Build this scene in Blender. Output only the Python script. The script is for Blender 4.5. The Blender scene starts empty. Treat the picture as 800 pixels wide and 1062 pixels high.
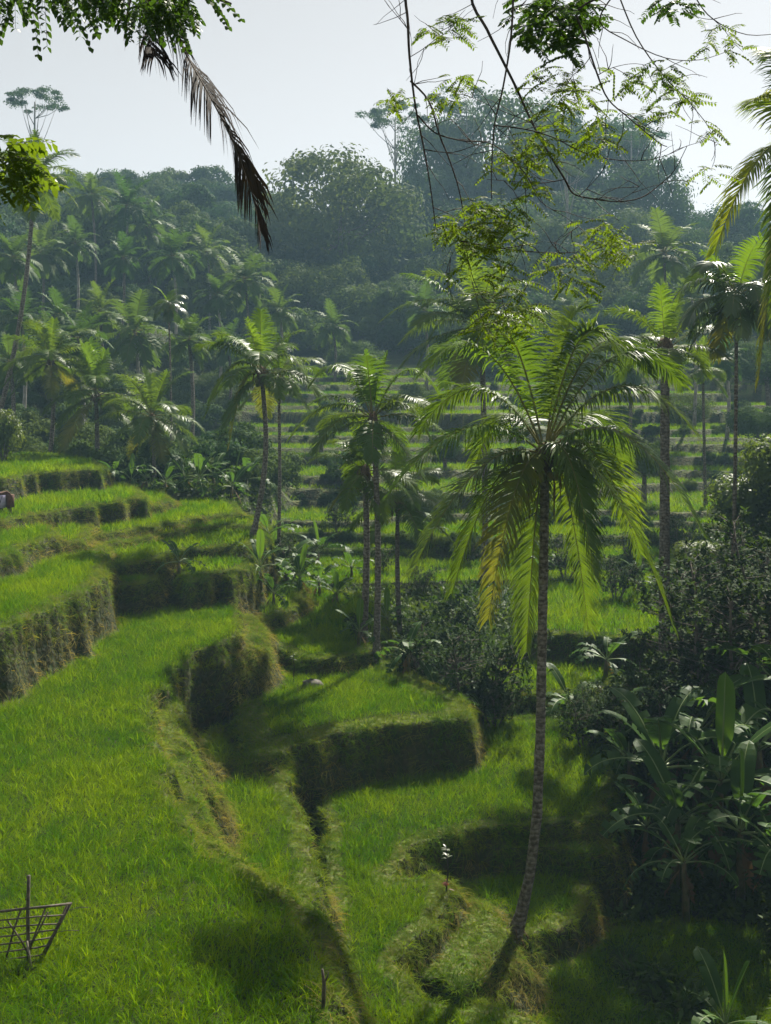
import bpy, math, random
import numpy as np
from mathutils import Vector, Matrix

# ------------------------------------------------------------------ basics
S = 1.4                      # metres per layout unit
F, CX, HY = 1139.0, 400.0, 400.0
rad = math.radians
rng = np.random.default_rng(7)
random.seed(7)
scene = bpy.context.scene
COL = scene.collection

world = bpy.data.worlds.new("World")
scene.world = world
world.use_nodes = True

SUN = Vector((0.45, 0.98, 1.0)).normalized()
EL = math.asin(SUN.z)
AZ = math.atan2(SUN.x, SUN.y)          # clockwise from +Y


def at(px, py, Y):
    """photo pixel + depth (layout units) -> metres"""
    return Vector(((px - CX) / F * Y * S, Y * S, -(py - HY) / F * Y * S))


# ------------------------------------------------------------------ materials
def nodes_of(name):
    m = bpy.data.materials.new(name)
    m.use_nodes = True
    nt = m.node_tree
    nt.nodes.clear()
    out = nt.nodes.new('ShaderNodeOutputMaterial')
    return m, nt, out


def N(nt, typ, **kw):
    n = nt.nodes.new(typ)
    for k, v in kw.items():
        setattr(n, k, v)
    return n


def rgba(c):
    return (c[0], c[1], c[2], 1.0)


def mixc(nt, fac, a, b):
    n = N(nt, 'ShaderNodeMix', data_type='RGBA')
    for sock, v in ((0, fac), (6, a), (7, b)):
        if hasattr(v, 'links'):
            nt.links.new(v, n.inputs[sock])
        else:
            n.inputs[sock].default_value = v if sock == 0 else rgba(v)
    return n.outputs[2]


def noise_fac(nt, scale, detail=3.0, lo=0.35, hi=0.65, coord='Object'):
    tc = N(nt, 'ShaderNodeTexCoord')
    nz = N(nt, 'ShaderNodeTexNoise')
    nz.inputs['Scale'].default_value = scale
    nz.inputs['Detail'].default_value = detail
    nt.links.new(tc.outputs[coord], nz.inputs['Vector'])
    mr = N(nt, 'ShaderNodeMapRange')
    mr.inputs[1].default_value = lo
    mr.inputs[2].default_value = hi
    nt.links.new(nz.outputs[0], mr.inputs[0])
    return mr.outputs[0]


def leaf_mat(name, a, b, trans=0.4, rough=0.45, spec=0.5, tcol=None, src='random', nscale=0.0, c=None):
    m, nt, out = nodes_of(name)
    if src == 'tint':
        at_ = N(nt, 'ShaderNodeAttribute', attribute_type='INSTANCER', attribute_name='tint')
        fac = at_.outputs['Fac']
    elif src == 'random':
        oi = N(nt, 'ShaderNodeObjectInfo')
        fac = oi.outputs['Random']
    else:
        fac = noise_fac(nt, nscale or 1.0)
    col = mixc(nt, fac, a, b)
    if nscale:
        nf = noise_fac(nt, nscale, 4, 0.3, 0.7)
        col = mixc(nt, nf, col, c if c else [x * 0.65 for x in a])
    p = N(nt, 'ShaderNodeBsdfPrincipled')
    nt.links.new(col, p.inputs['Base Color'])
    p.inputs['Roughness'].default_value = rough
    p.inputs['Specular IOR Level'].default_value = spec
    t = N(nt, 'ShaderNodeBsdfTranslucent')
    if tcol is None:
        tcol = (1.25, 1.15, 0.55)
    g = N(nt, 'ShaderNodeMix', data_type='RGBA', blend_type='MULTIPLY')
    g.inputs[0].default_value = 1.0
    nt.links.new(col, g.inputs[6])
    g.inputs[7].default_value = rgba([v * 1.5 for v in tcol])
    nt.links.new(g.outputs[2], t.inputs['Color'])
    mx = N(nt, 'ShaderNodeMixShader')
    mx.inputs[0].default_value = trans
    nt.links.new(p.outputs[0], mx.inputs[1])
    nt.links.new(t.outputs[0], mx.inputs[2])
    nt.links.new(mx.outputs[0], out.inputs[0])
    return m


def solid_mat(name, a, b, scale=8.0, rough=0.8, bump=0.0, rings=0.0, spec=0.3, detail=5.0):
    m, nt, out = nodes_of(name)
    p = N(nt, 'ShaderNodeBsdfPrincipled')
    f = noise_fac(nt, scale, detail, 0.38, 0.62)
    col = mixc(nt, f, a, b)
    if rings:
        tc = N(nt, 'ShaderNodeTexCoord')
        wv = N(nt, 'ShaderNodeTexWave', bands_direction='Z')
        wv.inputs['Scale'].default_value = rings
        wv.inputs['Distortion'].default_value = 6.0
        wv.inputs['Detail'].default_value = 3.0
        nt.links.new(tc.outputs['Object'], wv.inputs['Vector'])
        mr = N(nt, 'ShaderNodeMapRange')
        mr.inputs[1].default_value = 0.0
        mr.inputs[2].default_value = 0.3
        mr.inputs[3].default_value = 0.4
        mr.inputs[4].default_value = 0.0
        nt.links.new(wv.outputs['Fac'], mr.inputs[0])
        col = mixc(nt, mr.outputs[0], col, [x * 0.35 for x in a])
        hgt = wv.outputs['Fac']
    else:
        hgt = f
    nt.links.new(col, p.inputs['Base Color'])
    p.inputs['Roughness'].default_value = rough
    p.inputs['Specular IOR Level'].default_value = spec
    if bump:
        bp = N(nt, 'ShaderNodeBump')
        bp.inputs['Strength'].default_value = bump
        bp.inputs['Distance'].default_value = 0.03
        nt.links.new(hgt, bp.inputs['Height'])
        nt.links.new(bp.outputs[0], p.inputs['Normal'])
    nt.links.new(p.outputs[0], out.inputs[0])
    return m


M = {}
M['rice'] = leaf_mat('rice_leaf', (0.055, 0.145, 0.001), (0.165, 0.25, 0.002), 0.45, 0.85, 0.02, src='tint')
M['grass'] = leaf_mat('bank_grass', (0.08, 0.155, 0.006), (0.17, 0.215, 0.015), 0.4, 0.8, 0.03, src='tint')
M['dry_sunlit_grass'] = leaf_mat('dry_sunlit_bank_grass', (0.055, 0.125, 0.007), (0.21, 0.175, 0.05), 0.36, 0.85, 0.03, src='tint')
M['weed'] = leaf_mat('weed_leaf', (0.03, 0.07, 0.008), (0.065, 0.105, 0.012), 0.35, 0.6, 0.15, src='tint')
M['understory'] = leaf_mat('wood_leaf', (0.03, 0.075, 0.02), (0.08, 0.12, 0.025), 0.25, 0.8, 0.08, src='tint')
M['palm'] = leaf_mat('palm_leaf', (0.07, 0.14, 0.010), (0.12, 0.185, 0.014), 0.42, 0.45, 0.28, tcol=(1.25, 1.1, 0.45), nscale=0.5, c=(0.045, 0.095, 0.009))
M['palm_far'] = leaf_mat('hill_palm_leaf', (0.035, 0.085, 0.018), (0.085, 0.14, 0.024), 0.34, 0.6, 0.12)
M['palm_old'] = leaf_mat('palm_leaf_old', (0.16, 0.165, 0.02), (0.27, 0.22, 0.03), 0.42, 0.55, 0.2, nscale=1.2, c=(0.075, 0.12, 0.016))
M['palm_bright'] = leaf_mat('palm_leaf_young_backlit', (0.10, 0.20, 0.010), (0.17, 0.25, 0.014), 0.42, 0.5, 0.14, nscale=0.7, c=(0.08, 0.15, 0.012))  # young fronds; also paints backlight into the main palm's left fronds
M['palm_glow'] = leaf_mat('palm_leaf_backlit_tone', (0.17, 0.24, 0.010), (0.26, 0.28, 0.014), 0.58, 0.55, 0.12, nscale=0.8, c=(0.11, 0.19, 0.010))  # backlit glow of the edge fronds, put into colour and translucency
M['palm_dark'] = leaf_mat('areca_leaf', (0.03, 0.065, 0.014), (0.05, 0.09, 0.018), 0.25, 0.35, 0.6)
M['palm_dry'] = leaf_mat('dead_palm_leaf', (0.022, 0.016, 0.012), (0.06, 0.042, 0.026), 0.08, 0.8, 0.1, nscale=2.0, c=(0.012, 0.01, 0.008))
M['rachis'] = solid_mat('palm_rachis', (0.11, 0.12, 0.03), (0.18, 0.16, 0.05), 6, 0.8, spec=0.1)
M['rachis_dry'] = solid_mat('dead_rachis', (0.05, 0.035, 0.022), (0.09, 0.065, 0.04), 6, 0.8)
M['trunk'] = solid_mat('palm_bark', (0.075, 0.062, 0.047), (0.22, 0.20, 0.165), 9, 0.9, 0.7, rings=2.2)
M['bark'] = solid_mat('tree_bark', (0.07, 0.055, 0.04), (0.17, 0.15, 0.12), 5, 0.9, 0.6)
M['palebark'] = solid_mat('pale_bark', (0.22, 0.20, 0.17), (0.34, 0.32, 0.28), 3, 0.9, 0.3)
M['twig'] = solid_mat('twig_bark', (0.025, 0.02, 0.015), (0.055, 0.045, 0.035), 12, 0.85)
M['fibre'] = solid_mat('palm_fibre', (0.07, 0.045, 0.025), (0.15, 0.10, 0.05), 14, 0.9, 0.5)
M['coconut'] = solid_mat('coconut_husk', (0.10, 0.13, 0.025), (0.19, 0.15, 0.04), 4, 0.5)
M['crown_a'] = leaf_mat('broadleaf_a', (0.04, 0.10, 0.03), (0.11, 0.16, 0.03), 0.25, 0.8, 0.08, nscale=0.18, c=(0.03, 0.07, 0.02))
M['crown_b'] = leaf_mat('broadleaf_b', (0.06, 0.12, 0.03), (0.15, 0.18, 0.04), 0.25, 0.8, 0.08, nscale=0.2, c=(0.04, 0.08, 0.02))
M['shrub'] = leaf_mat('glossy_shrub_leaf', (0.032, 0.072, 0.014), (0.055, 0.095, 0.018), 0.3, 0.7, 0.06, nscale=0.6, c=(0.022, 0.04, 0.014))
M['bush'] = leaf_mat('bush_leaf', (0.085, 0.14, 0.02), (0.13, 0.17, 0.03), 0.4, 0.5, 0.3, nscale=0.6, c=(0.05, 0.09, 0.016))
M['banana'] = leaf_mat('banana_leaf', (0.04, 0.10, 0.018), (0.075, 0.15, 0.022), 0.4, 0.5, 0.12, nscale=0.7, c=(0.035, 0.08, 0.016))
M['banana_bright'] = leaf_mat('banana_leaf_young', (0.06, 0.135, 0.014), (0.085, 0.165, 0.016), 0.32, 0.45, 0.25)
M['dead_banana'] = leaf_mat('dead_banana_leaf', (0.09, 0.06, 0.03), (0.15, 0.10, 0.045), 0.2, 0.8, 0.1)
M['pseudostem'] = solid_mat('banana_stem', (0.07, 0.085, 0.03), (0.14, 0.11, 0.05), 5, 0.6)
M['midrib'] = solid_mat('banana_midrib', (0.16, 0.23, 0.07), (0.2, 0.26, 0.09), 5, 0.5)
M['pinnate'] = leaf_mat('pinnate_leaf', (0.10, 0.165, 0.007), (0.15, 0.20, 0.009), 0.5, 0.6, 0.1, src='noise', nscale=1.7, c=(0.05, 0.10, 0.014))
M['pinnate_dark'] = leaf_mat('pinnate_leaf_deep', (0.03, 0.075, 0.008), (0.055, 0.11, 0.01), 0.35, 0.5, 0.2, src='noise', nscale=2.2, c=(0.035, 0.08, 0.012))
M['redleaf'] = leaf_mat('red_leaf', (0.13, 0.03, 0.015), (0.17, 0.045, 0.02), 0.4, 0.5, 0.3)
M['silverleaf'] = leaf_mat('pale_seedling_leaf', (0.14, 0.17, 0.1), (0.2, 0.22, 0.15), 0.3, 0.4, 0.5)
M['bamboo'] = solid_mat('weathered_bamboo', (0.045, 0.036, 0.026), (0.11, 0.09, 0.065), 10, 0.7)
M['bamboo_pale'] = solid_mat('split_bamboo', (0.18, 0.16, 0.12), (0.26, 0.23, 0.18), 10, 0.7)
M['skin'] = solid_mat('skin', (0.20, 0.11, 0.065), (0.24, 0.13, 0.08), 3, 0.6)
M['cloth_dark'] = solid_mat('dark_cloth', (0.012, 0.012, 0.02), (0.03, 0.028, 0.045), 6, 0.9)
M['cloth_brown'] = solid_mat('brown_cloth', (0.09, 0.045, 0.03), (0.13, 0.07, 0.045), 6, 0.9)
M['cloth_lilac'] = solid_mat('lilac_cloth', (0.32, 0.28, 0.42), (0.42, 0.38, 0.5), 6, 0.9)
M['straw'] = solid_mat('straw_hat', (0.28, 0.21, 0.11), (0.4, 0.31, 0.17), 20, 0.9)
M['cut'] = solid_mat('rock', (0.08, 0.075, 0.06), (0.18, 0.165, 0.14), 4, 0.9, 0.5)


# ------------------------------------------------------------------ mesh tools
class MB:
    def __init__(self):
        self.v, self.f, self.mi, self.n = [], [], [], 0

    def add(self, verts, faces, mi=0):
        o = self.n
        self.v.extend(verts)
        self.n += len(verts)
        for f in faces:
            self.f.append([i + o for i in f])
            self.mi.append(mi)

    def tube(self, pts, radii, n=6, mi=0, cap=True):
        pts = [Vector(p) for p in pts]
        k = len(pts)
        ref = Vector((0.31, 0.17, 0.93))
        vs, fs = [], []
        prev = None
        for i, p in enumerate(pts):
            t = (pts[min(i + 1, k - 1)] - pts[max(i - 1, 0)])
            if t.length < 1e-9:
                t = Vector((0, 0, 1))
            t.normalize()
            if prev is None:
                a = t.cross(ref)
                if a.length < 0.05:
                    a = t.cross(Vector((1, 0, 0)))
            else:
                a = prev - t * prev.dot(t)
            a.normalize()
            prev = a
            b = t.cross(a)
            r = radii[i] if hasattr(radii, '__len__') else radii
            for j in range(n):
                an = 2 * math.pi * j / n
                vs.append(p + a * (math.cos(an) * r) + b * (math.sin(an) * r))
        for i in range(k - 1):
            for j in range(n):
                j2 = (j + 1) % n
                fs.append((i * n + j, i * n + j2, (i + 1) * n + j2, (i + 1) * n + j))
        if cap:
            fs.append(tuple(range(n - 1, -1, -1)))
            fs.append(tuple((k - 1) * n + j for j in range(n)))
        self.add(vs, fs, mi)

    def ball(self, c, r, mi=0, seg=8, rings=6, sq=(1, 1, 1), noise=0.0):
        vs, fs = [], []
        c = Vector(c)
        for i in range(rings + 1):
            th = math.pi * i / rings
            for j in range(seg):
                ph = 2 * math.pi * j / seg
                rr = r * (1 + noise * random.uniform(-1, 1))
                vs.append(c + Vector((math.sin(th) * math.cos(ph) * rr * sq[0], math.sin(th) * math.sin(ph) * rr * sq[1], math.cos(th) * rr * sq[2])))
        for i in range(rings):
            for j in range(seg):
                j2 = (j + 1) % seg
                fs.append((i * seg + j, (i + 1) * seg + j, (i + 1) * seg + j2, i * seg + j2))
        self.add(vs, fs, mi)

    def mesh(self, name, mats, smooth=True):
        me = bpy.data.meshes.new(name)
        me.from_pydata([tuple(v) for v in self.v], [], self.f)
        for m in mats:
            me.materials.append(m)
        if len(mats) > 1:
            me.polygons.foreach_set('material_index', self.mi)
        if smooth:
            me.polygons.foreach_set('use_smooth', [True] * len(me.polygons))
        me.update()
        return me


def obj(name, me, parent=None, loc=(0, 0, 0), rot=(0, 0, 0), scl=(1, 1, 1)):
    o = bpy.data.objects.new(name, me)
    COL.objects.link(o)
    o.parent = parent
    o.location = loc
    o.rotation_euler = rot
    o.scale = scl if hasattr(scl, '__len__') else (scl,) * 3
    return o


def tag(o, label=None, cat=None, group=None, kind=None):
    if label:
        o['label'] = label
    if cat:
        o['category'] = cat
    if group:
        o['group'] = group
    if kind:
        o['kind'] = kind
    return o


def thing(name, label, cat, loc, rz=0.0, group=None):
    o = bpy.data.objects.new(name, None)
    COL.objects.link(o)
    o.location = loc
    o.rotation_euler = (0, 0, rz)
    o.empty_display_size = 0.3
    return tag(o, label, cat, group)


# ------------------------------------------------------------------ terrain
def wob(x, y, seed, wl):
    r = np.random.default_rng(seed)
    s = np.zeros_like(x)
    for i in range(5):
        a = r.uniform(0, 6.283)
        k = 6.283 / (wl * r.uniform(0.6, 1.6))
        s += np.sin((x * math.cos(a) + y * math.sin(a)) * k + r.uniform(0, 6.283)) / 5
    return s * 1.6


# (level, photo outline of the terrace edge at that level)
POLYS = [
    (-11.3, [(420, 1010), (440, 985), (520, 985), (600, 962), (700, 955), (900, 960), (1000, 1300), (450, 1300), (430, 1060)], 1),
    (-10.75, [(455, 900), (470, 905), (480, 935), (505, 955), (545, 972), (585, 958), (615, 940), (610, 900), (600, 880), (470, 875)], 1),
    (-10.25, [(435, 905), (452, 890), (470, 884), (520, 880), (570, 880), (610, 884), (640, 885), (640, 850), (560, 840), (430, 860)], 0),
    (-10.3, [(418, 1003), (440, 975), (462, 948), (475, 936), (498, 934), (517, 955), (522, 972), (510, 1000), (492, 1020), (478, 1025), (455, 1015), (437, 1012)], 0),
    (-9.85, [(352, 1300), (346, 1000), (345, 950), (343, 900), (338, 855), (328, 822), (330, 790), (420, 745), (600, 745), (640, 765), (645, 800), (625, 846),
             (598, 852), (550, 855), (500, 858), (458, 865), (431, 875), (408, 906), (425, 912), (455, 905), (465, 918), (464, 942), (440, 968), (412, 1000),
             (424, 1012), (440, 1034), (475, 1044), (500, 1033), (520, 1040), (565, 1066), (640, 1300)], 1),
    (-9.6, [(490, 718), (540, 722), (600, 718), (640, 710), (640, 684), (540, 680), (490, 690)], 1),
    (-8.8, [(150, 1000), (345, 975), (334, 945), (329, 900), (324, 868), (317, 842), (301, 822), (297, 808), (291, 792), (282, 780), (270, 765), (230, 755), (150, 800)], 1),
    (-8.6, [(540, 655), (580, 657), (640, 661), (700, 664), (760, 655), (760, 600), (620, 598), (540, 604)], 1),
    (-8.55, [(255, 795), (283, 785), (300, 774), (350, 761), (400, 753), (440, 748), (482, 745), (489, 735), (480, 722), (445, 708), (418, 692), (400, 668), (330, 660), (240, 700)], 1),
    (-8.1, [(250, 668), (290, 672), (312, 684), (345, 683), (372, 678), (392, 665), (402, 645), (400, 630), (380, 618), (340, 612), (240, 612)], 1),
    (-7.7, [(236, 646), (262, 648), (285, 642), (306, 630), (316, 617), (312, 605), (270, 598), (230, 600)], 1),
    (-7.0, [(-400, 1500), (380, 1500), (350, 1070), (338, 1005), (318, 957), (286, 926), (226, 892), (205, 878), (188, 852), (174, 818), (170, 792), (161, 765), (157, 745),
            (161, 722), (173, 704), (193, 688), (197, 680), (246, 659), (249, 640), (240, 626), (238, 606), (120, 590), (-300, 600)], 1),
    (-7.4, [(-400, 1500), (400, 1500), (372, 1070), (362, 1005), (340, 957), (302, 922), (228, 884), (206, 862), (199, 828), (201, 802), (191, 772), (184, 742), (180, 714),
            (190, 697), (214, 691), (242, 681), (264, 672), (270, 654), (262, 640), (250, 626), (246, 606), (120, 600), (-300, 610)], 0),
    (-6.1, [(120, 608), (145, 607), (166, 597), (184, 593), (195, 604), (212, 601), (215, 596), (236, 593), (241, 599), (258, 590), (268, 570), (262, 552), (120, 555), (80, 590)], 1),
    (-5.7, [(115, 586), (160, 582), (192, 570), (252, 566), (275, 560), (280, 545), (220, 540), (110, 550)], 1),
    (-5.5, [(108, 566), (132, 562), (165, 555), (205, 549), (235, 545), (265, 546), (262, 535), (200, 530), (100, 540)], 1),
    (-5.45, [(-500, 790), (0, 655), (26, 643), (53, 630), (90, 612), (106, 602), (113, 584), (109, 568), (96, 556), (60, 540), (-300, 560)], 1),
    (-5.3, [(100, 556), (140, 550), (186, 541), (224, 535), (248, 533), (240, 520), (150, 520), (90, 530)], 1),
    (-5.1, [(46, 566), (85, 561), (93, 551), (91, 541), (72, 533), (30, 530), (20, 560)], 1),
    (-4.9, [(145, 526), (166, 524), (177, 520), (172, 512), (150, 506), (110, 506), (110, 526)], 1),
    (-4.85, [(-400, 690), (0, 579), (30, 565), (54, 556), (57, 549), (44, 540), (40, 530), (-300, 545)], 1),
    (-4.5, [(-300, 560), (0, 541), (40, 534), (56, 531), (79, 527), (97, 526), (99, 523), (128, 522), (131, 518), (147, 516), (151, 519), (149, 512), (130, 503), (0, 500), (-300, 520)], 1),
    (-3.6, [(-300, 522), (0, 498), (17, 496), (19, 493), (33, 492), (36, 490), (60, 490), (99, 487), (106, 488), (108, 485), (100, 478), (60, 472), (-300, 474)], 1),
]


def poly_world(z, pts):
    return np.array([((px - CX) / F * (-z * F / (py - HY)), -z * F / (py - HY)) for px, py in pts])


POLYW = []
for z, pts, rice in sorted(POLYS, key=lambda t: t[0]):
    P = poly_world(z, pts)
    POLYW.append((z, P, rice, P.min(0) - 1.8, P.max(0) + 1.8, {-7.4: 0.75, -7.0: 0.16, -8.8: 0.5, -5.45: 0.36, -10.3: 0.5, -9.85: 0.36}.get(z, 0.34), {-8.55: 0.75, -7.0: 0.08, -5.45: 0.42, -8.8: 0.42, -8.1: 0.45}.get(z, 0.34)))


def sdf(P, x, y):
    d2 = np.full(x.shape, 1e9)
    inside = np.zeros(x.shape, bool)
    n = len(P)
    for i in range(n):
        ax, ay = P[i]
        bx, by = P[(i + 1) % n]
        ex, ey = bx - ax, by - ay
        L = ex * ex + ey * ey + 1e-12
        t = np.clip(((x - ax) * ex + (y - ay) * ey) / L, 0, 1)
        d2 = np.minimum(d2, (x - ax - t * ex) ** 2 + (y - ay - t * ey) ** 2)
        c = ((ay > y) != (by > y))
        if by != ay:
            inside ^= c & (x < (bx - ax) * (y - ay) / (by - ay) + ax)
    d = np.sqrt(d2)
    return np.where(inside, d, -d)


FAR = [(47.5, -8.5), (50.5, -8.05), (54.5, -7.5), (58.5, -7.1), (62, -6.7), (66.5, -6.1), (71, -5.55), (75, -4.9), (78, -4.5), (82, -3.8), (85.5, -3.3), (90, -2.2),
       (93.5, -1.7), (98, -0.7), (102, 0.1), (106, 0.8), (110, 1.7)]
BASEY = [0, 2.5, 4, 6, 9, 14, 24, 29, 33, 37, 43, 47]
BASEZ = [-1.4, -1.6, -3.6, -6.3, -9.4, -11.4, -11.45, -10.7, -10.15, -9.8, -9.1, -8.85]


def sstep(a, b, t):
    t = np.clip((t - a) / (b - a), 0, 1)
    return t * t * (3 - 2 * t)


def terrain(xw, yw):
    """metres in -> z (metres), kind (0 wild, 1 rice, 2 bund, 3 wall, 4 wood), in arrays"""
    x = np.asarray(xw, float) / S
    y = np.asarray(yw, float) / S
    z = np.interp(y, BASEY, BASEZ)
    kind = np.zeros(x.shape, int)
    z = z + 0.22 * wob(x, y, 3, 5) * sstep(5, 12, y) * (y < 47)
    right = np.clip(x - 0.34 * y, 0, 30) * 0.3 * (y < 60)
    z = z + right * sstep(8, 20, y)
    z = z + np.clip(x - 0.235 * y, 0, 12) * 0.62 * sstep(37, 43, y) * (1 - sstep(48, 58, y))
    # far terraces, stepped across the valley
    zf = np.full(x.shape, FAR[0][1])
    wallf = np.zeros(x.shape)
    last = np.full(x.shape, 9.0)
    for k, (yk, zk) in enumerate(FAR):
        e = yk + 2.0 * np.sin(x / 9.5 + k * 0.9) + 1.3 * np.sin(x / 4.3 + k * 1.9) + 0.5 * np.sin(x / 1.9 + k * 4.1) + 1.0 * np.tanh(7 * np.sin(x / (5.0 + k % 3) + k * 2.1))
        prev = FAR[k - 1][1] if k else -8.85
        s = sstep(-0.35, 0, y - e)
        if k:
            zf += (zk - prev) * s
        d = y - e
        last = np.where((d > -0.5), np.minimum(last, np.abs(d) + (d < 0) * 0.0), last)
        wallf = np.maximum(wallf, ((d > -0.35) & (d < 0)).astype(float))
    wood = sstep(113, 122, y)
    hill = np.clip(y - 114, 0, 75) * 0.27 + np.clip(y - 189, 0, 400) * 0.03
    leftr = sstep(11, 26, -x) * np.clip(y - 53, 0, 70) * 0.11
    zf = zf + hill + leftr + wood * 0.8 * wob(x, y, 5, 30)
    bench = sstep(5.4, 7.2, -x) * sstep(44.5, 47.2, y) * (1 - sstep(57, 74, y))
    zf = zf + 3.1 * bench
    isfar = y > 47.2 + 0.8 * np.sin(x / 5)
    z = np.where(isfar, zf, z)
    farrice = isfar & (y < 113) & (last > 0.35) & (leftr < 0.25)
    kind = np.where(isfar, np.where(farrice, 1, np.where(wallf > 0, 3, 2)), kind)
    kind = np.where(isfar & ((leftr >= 0.25) | (bench > 0.3)), 0, kind)
    kind = np.where(wood > 0.2, 4, kind)
    # traced terraces
    wx = x + 0.08 * wob(x, y, 15, 4.5) + 0.08 * wob(x, y, 11, 1.5) + 0.05 * wob(x, y, 12, 0.6)
    wy = y + 0.08 * wob(x, y, 16, 4.5) + 0.08 * wob(x, y, 13, 1.5) + 0.05 * wob(x, y, 14, 0.6)
    for zl, P, rice, lo, hi, w0, bw in POLYW:
        m = (x > lo[0]) & (x < hi[0]) & (y > lo[1]) & (y < hi[1])
        if not m.any():
            continue
        d = sdf(P, wx[m], wy[m])
        zz = z[m]
        kk = kind[m]
        w = w0 * (0.9 + 0.45 * wob(x[m], y[m], 17, 3.2))
        s = 0.3 * sstep(-w, 0.02, d) + 0.62 * np.clip(1 + d / w, 0, 1) + 0.08 * sstep(-w * 2.0, 0.02, d)
        up = zl > zz - 0.02
        lump = 0.035 * wob(x[m] * 1.0, y[m] * 1.0, 21, 1.1)
        new = np.where(up, zz + (zl + lump * (d < 0.5) - zz) * s, zz)
        rise = (zl - zz)
        wall = up & (d > -w) & (d <= 0.02) & (rise > 0.12)
        bund = up & (d > 0.02) & (d <= bw)
        foot = up & (d > -w - 0.12) & (d <= -w)
        inn = up & (d > bw)
        kk = np.where(inn, 1 if rice else 2, kk)
        kk = np.where(bund, 2, kk)
        kk = np.where(wall, 3, kk)
        kk = np.where(foot & (kk == 1), 2, kk)
        z[m] = new
        kind[m] = kk
    return z * S, kind


def ground_z(x, y):
    z, k = terrain(np.array([x]), np.array([y]))
    return float(z[0])


def on_ground(px, Y, dz=0.0):
    x = (px - CX) / F * Y * S
    return Vector((x, Y * S, ground_z(x, Y * S) + dz))


def build_ground():
    ys = np.concatenate([np.linspace(-3, 9, 70, endpoint=False),
                         9 * np.exp(np.arange(0, math.log(60 / 9), 0.0031)),
                         60 * np.exp(np.arange(0.003, math.log(125 / 60), 0.0042)),
                         np.linspace(126, 350, 60)])
    us = np.concatenate([-np.linspace(1.3, 0.52, 14, endpoint=False), np.linspace(-0.52, 0.52, 560), np.linspace(0.52, 1.3, 15)[1:]])
    nY, nU = len(ys), len(us)
    yy, uu = np.meshgrid(ys, us, indexing='ij')
    xx = uu * np.maximum(yy, 6.0)
    X, Yw = xx.ravel() * S, yy.ravel() * S
    Z, K = terrain(X, Yw)
    me = bpy.data.meshes.new('ground')
    nv = nY * nU
    me.vertices.add(nv)
    me.vertices.foreach_set('co', np.stack([X, Yw, Z], 1).ravel())
    i = np.arange(nY - 1)[:, None] * nU + np.arange(nU - 1)[None, :]
    q = np.stack([i, i + 1, i + nU + 1, i + nU], -1).reshape(-1, 4)
    nf = len(q)
    me.loops.add(nf * 4)
    me.loops.foreach_set('vertex_index', q.ravel().astype(np.int32))
    me.polygons.add(nf)
    me.polygons.foreach_set('loop_start', (np.arange(nf) * 4).astype(np.int32))
    me.polygons.foreach_set('loop_total', np.full(nf, 4, np.int32))
    me.polygons.foreach_set('use_smooth', np.ones(nf, bool))
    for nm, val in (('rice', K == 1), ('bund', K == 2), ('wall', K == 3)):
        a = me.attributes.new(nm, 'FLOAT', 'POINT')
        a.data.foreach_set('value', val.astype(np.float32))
    me.update()
    me.validate()
    m, nt, out = nodes_of('ground_cover')
    p = N(nt, 'ShaderNodeBsdfPrincipled')
    f1 = noise_fac(nt, 0.6, 6)
    f2 = noise_fac(nt, 5.0, 5)
    col = mixc(nt, f1, (0.035, 0.05, 0.016), (0.06, 0.075, 0.022))
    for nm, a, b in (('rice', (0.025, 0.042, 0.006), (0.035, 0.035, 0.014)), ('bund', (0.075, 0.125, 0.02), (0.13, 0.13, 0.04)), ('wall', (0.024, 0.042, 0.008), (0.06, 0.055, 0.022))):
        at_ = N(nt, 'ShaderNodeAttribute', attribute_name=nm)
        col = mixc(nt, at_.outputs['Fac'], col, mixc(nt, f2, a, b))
    nt.links.new(col, p.inputs['Base Color'])
    p.inputs['Roughness'].default_value = 0.9
    p.inputs['Specular IOR Level'].default_value = 0.2
    bp = N(nt, 'ShaderNodeBump')
    bp.inputs['Strength'].default_value = 0.8
    bp.inputs['Distance'].default_value = 0.08
    nt.links.new(f2, bp.inputs['Height'])
    nt.links.new(bp.outputs[0], p.inputs['Normal'])
    nt.links.new(p.outputs[0], out.inputs[0])
    me.materials.append(m)
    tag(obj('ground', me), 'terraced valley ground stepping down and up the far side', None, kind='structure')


build_ground()


# ------------------------------------------------------------------ scatter (stuff only)
def blade(mb, base, az, lean, L, w, curve, seg=3, mi=0, twist=0.0):
    d = Vector((math.cos(az) * math.sin(lean), math.sin(az) * math.sin(lean), math.cos(lean)))
    side = Vector((-math.sin(az + twist), math.cos(az + twist), 0))
    out = Vector((math.cos(az), math.sin(az), 0))
    p = Vector(base)
    vs, fs = [], []
    for i in range(seg + 1):
        t = i / seg
        ww = w * (1 - t) ** 0.6 * 0.5
        if i == seg:
            vs.append(p.copy())
        else:
            vs.append(p - side * ww)
            vs.append(p + side * ww)
        d = (d + out * (curve / seg) * 0.5 + Vector((0, 0, -curve / seg))).normalized()
        p = p + d * (L / seg)
    for i in range(seg - 1):
        fs.append((2 * i, 2 * i + 1, 2 * i + 3, 2 * i + 2))
    fs.append((2 * seg - 2, 2 * seg - 1, 2 * seg))
    mb.add(vs, fs, mi)


def clump(name, mat, nb, Lr, w, leanr, curver, spread, seed, seg=3):
    random.seed(seed)
    mb = MB()
    for i in range(nb):
        az = random.uniform(0, 6.283)
        r = spread * random.random() ** 0.5
        blade(mb, (math.cos(az) * r, math.sin(az) * r, -0.03), az + random.uniform(-0.7, 0.7), random.uniform(*leanr), random.uniform(*Lr), w * random.uniform(0.7, 1.2), random.uniform(*curver), seg, 0, random.uniform(-1, 1))
    return mb.mesh(name, [mat], True)


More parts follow.
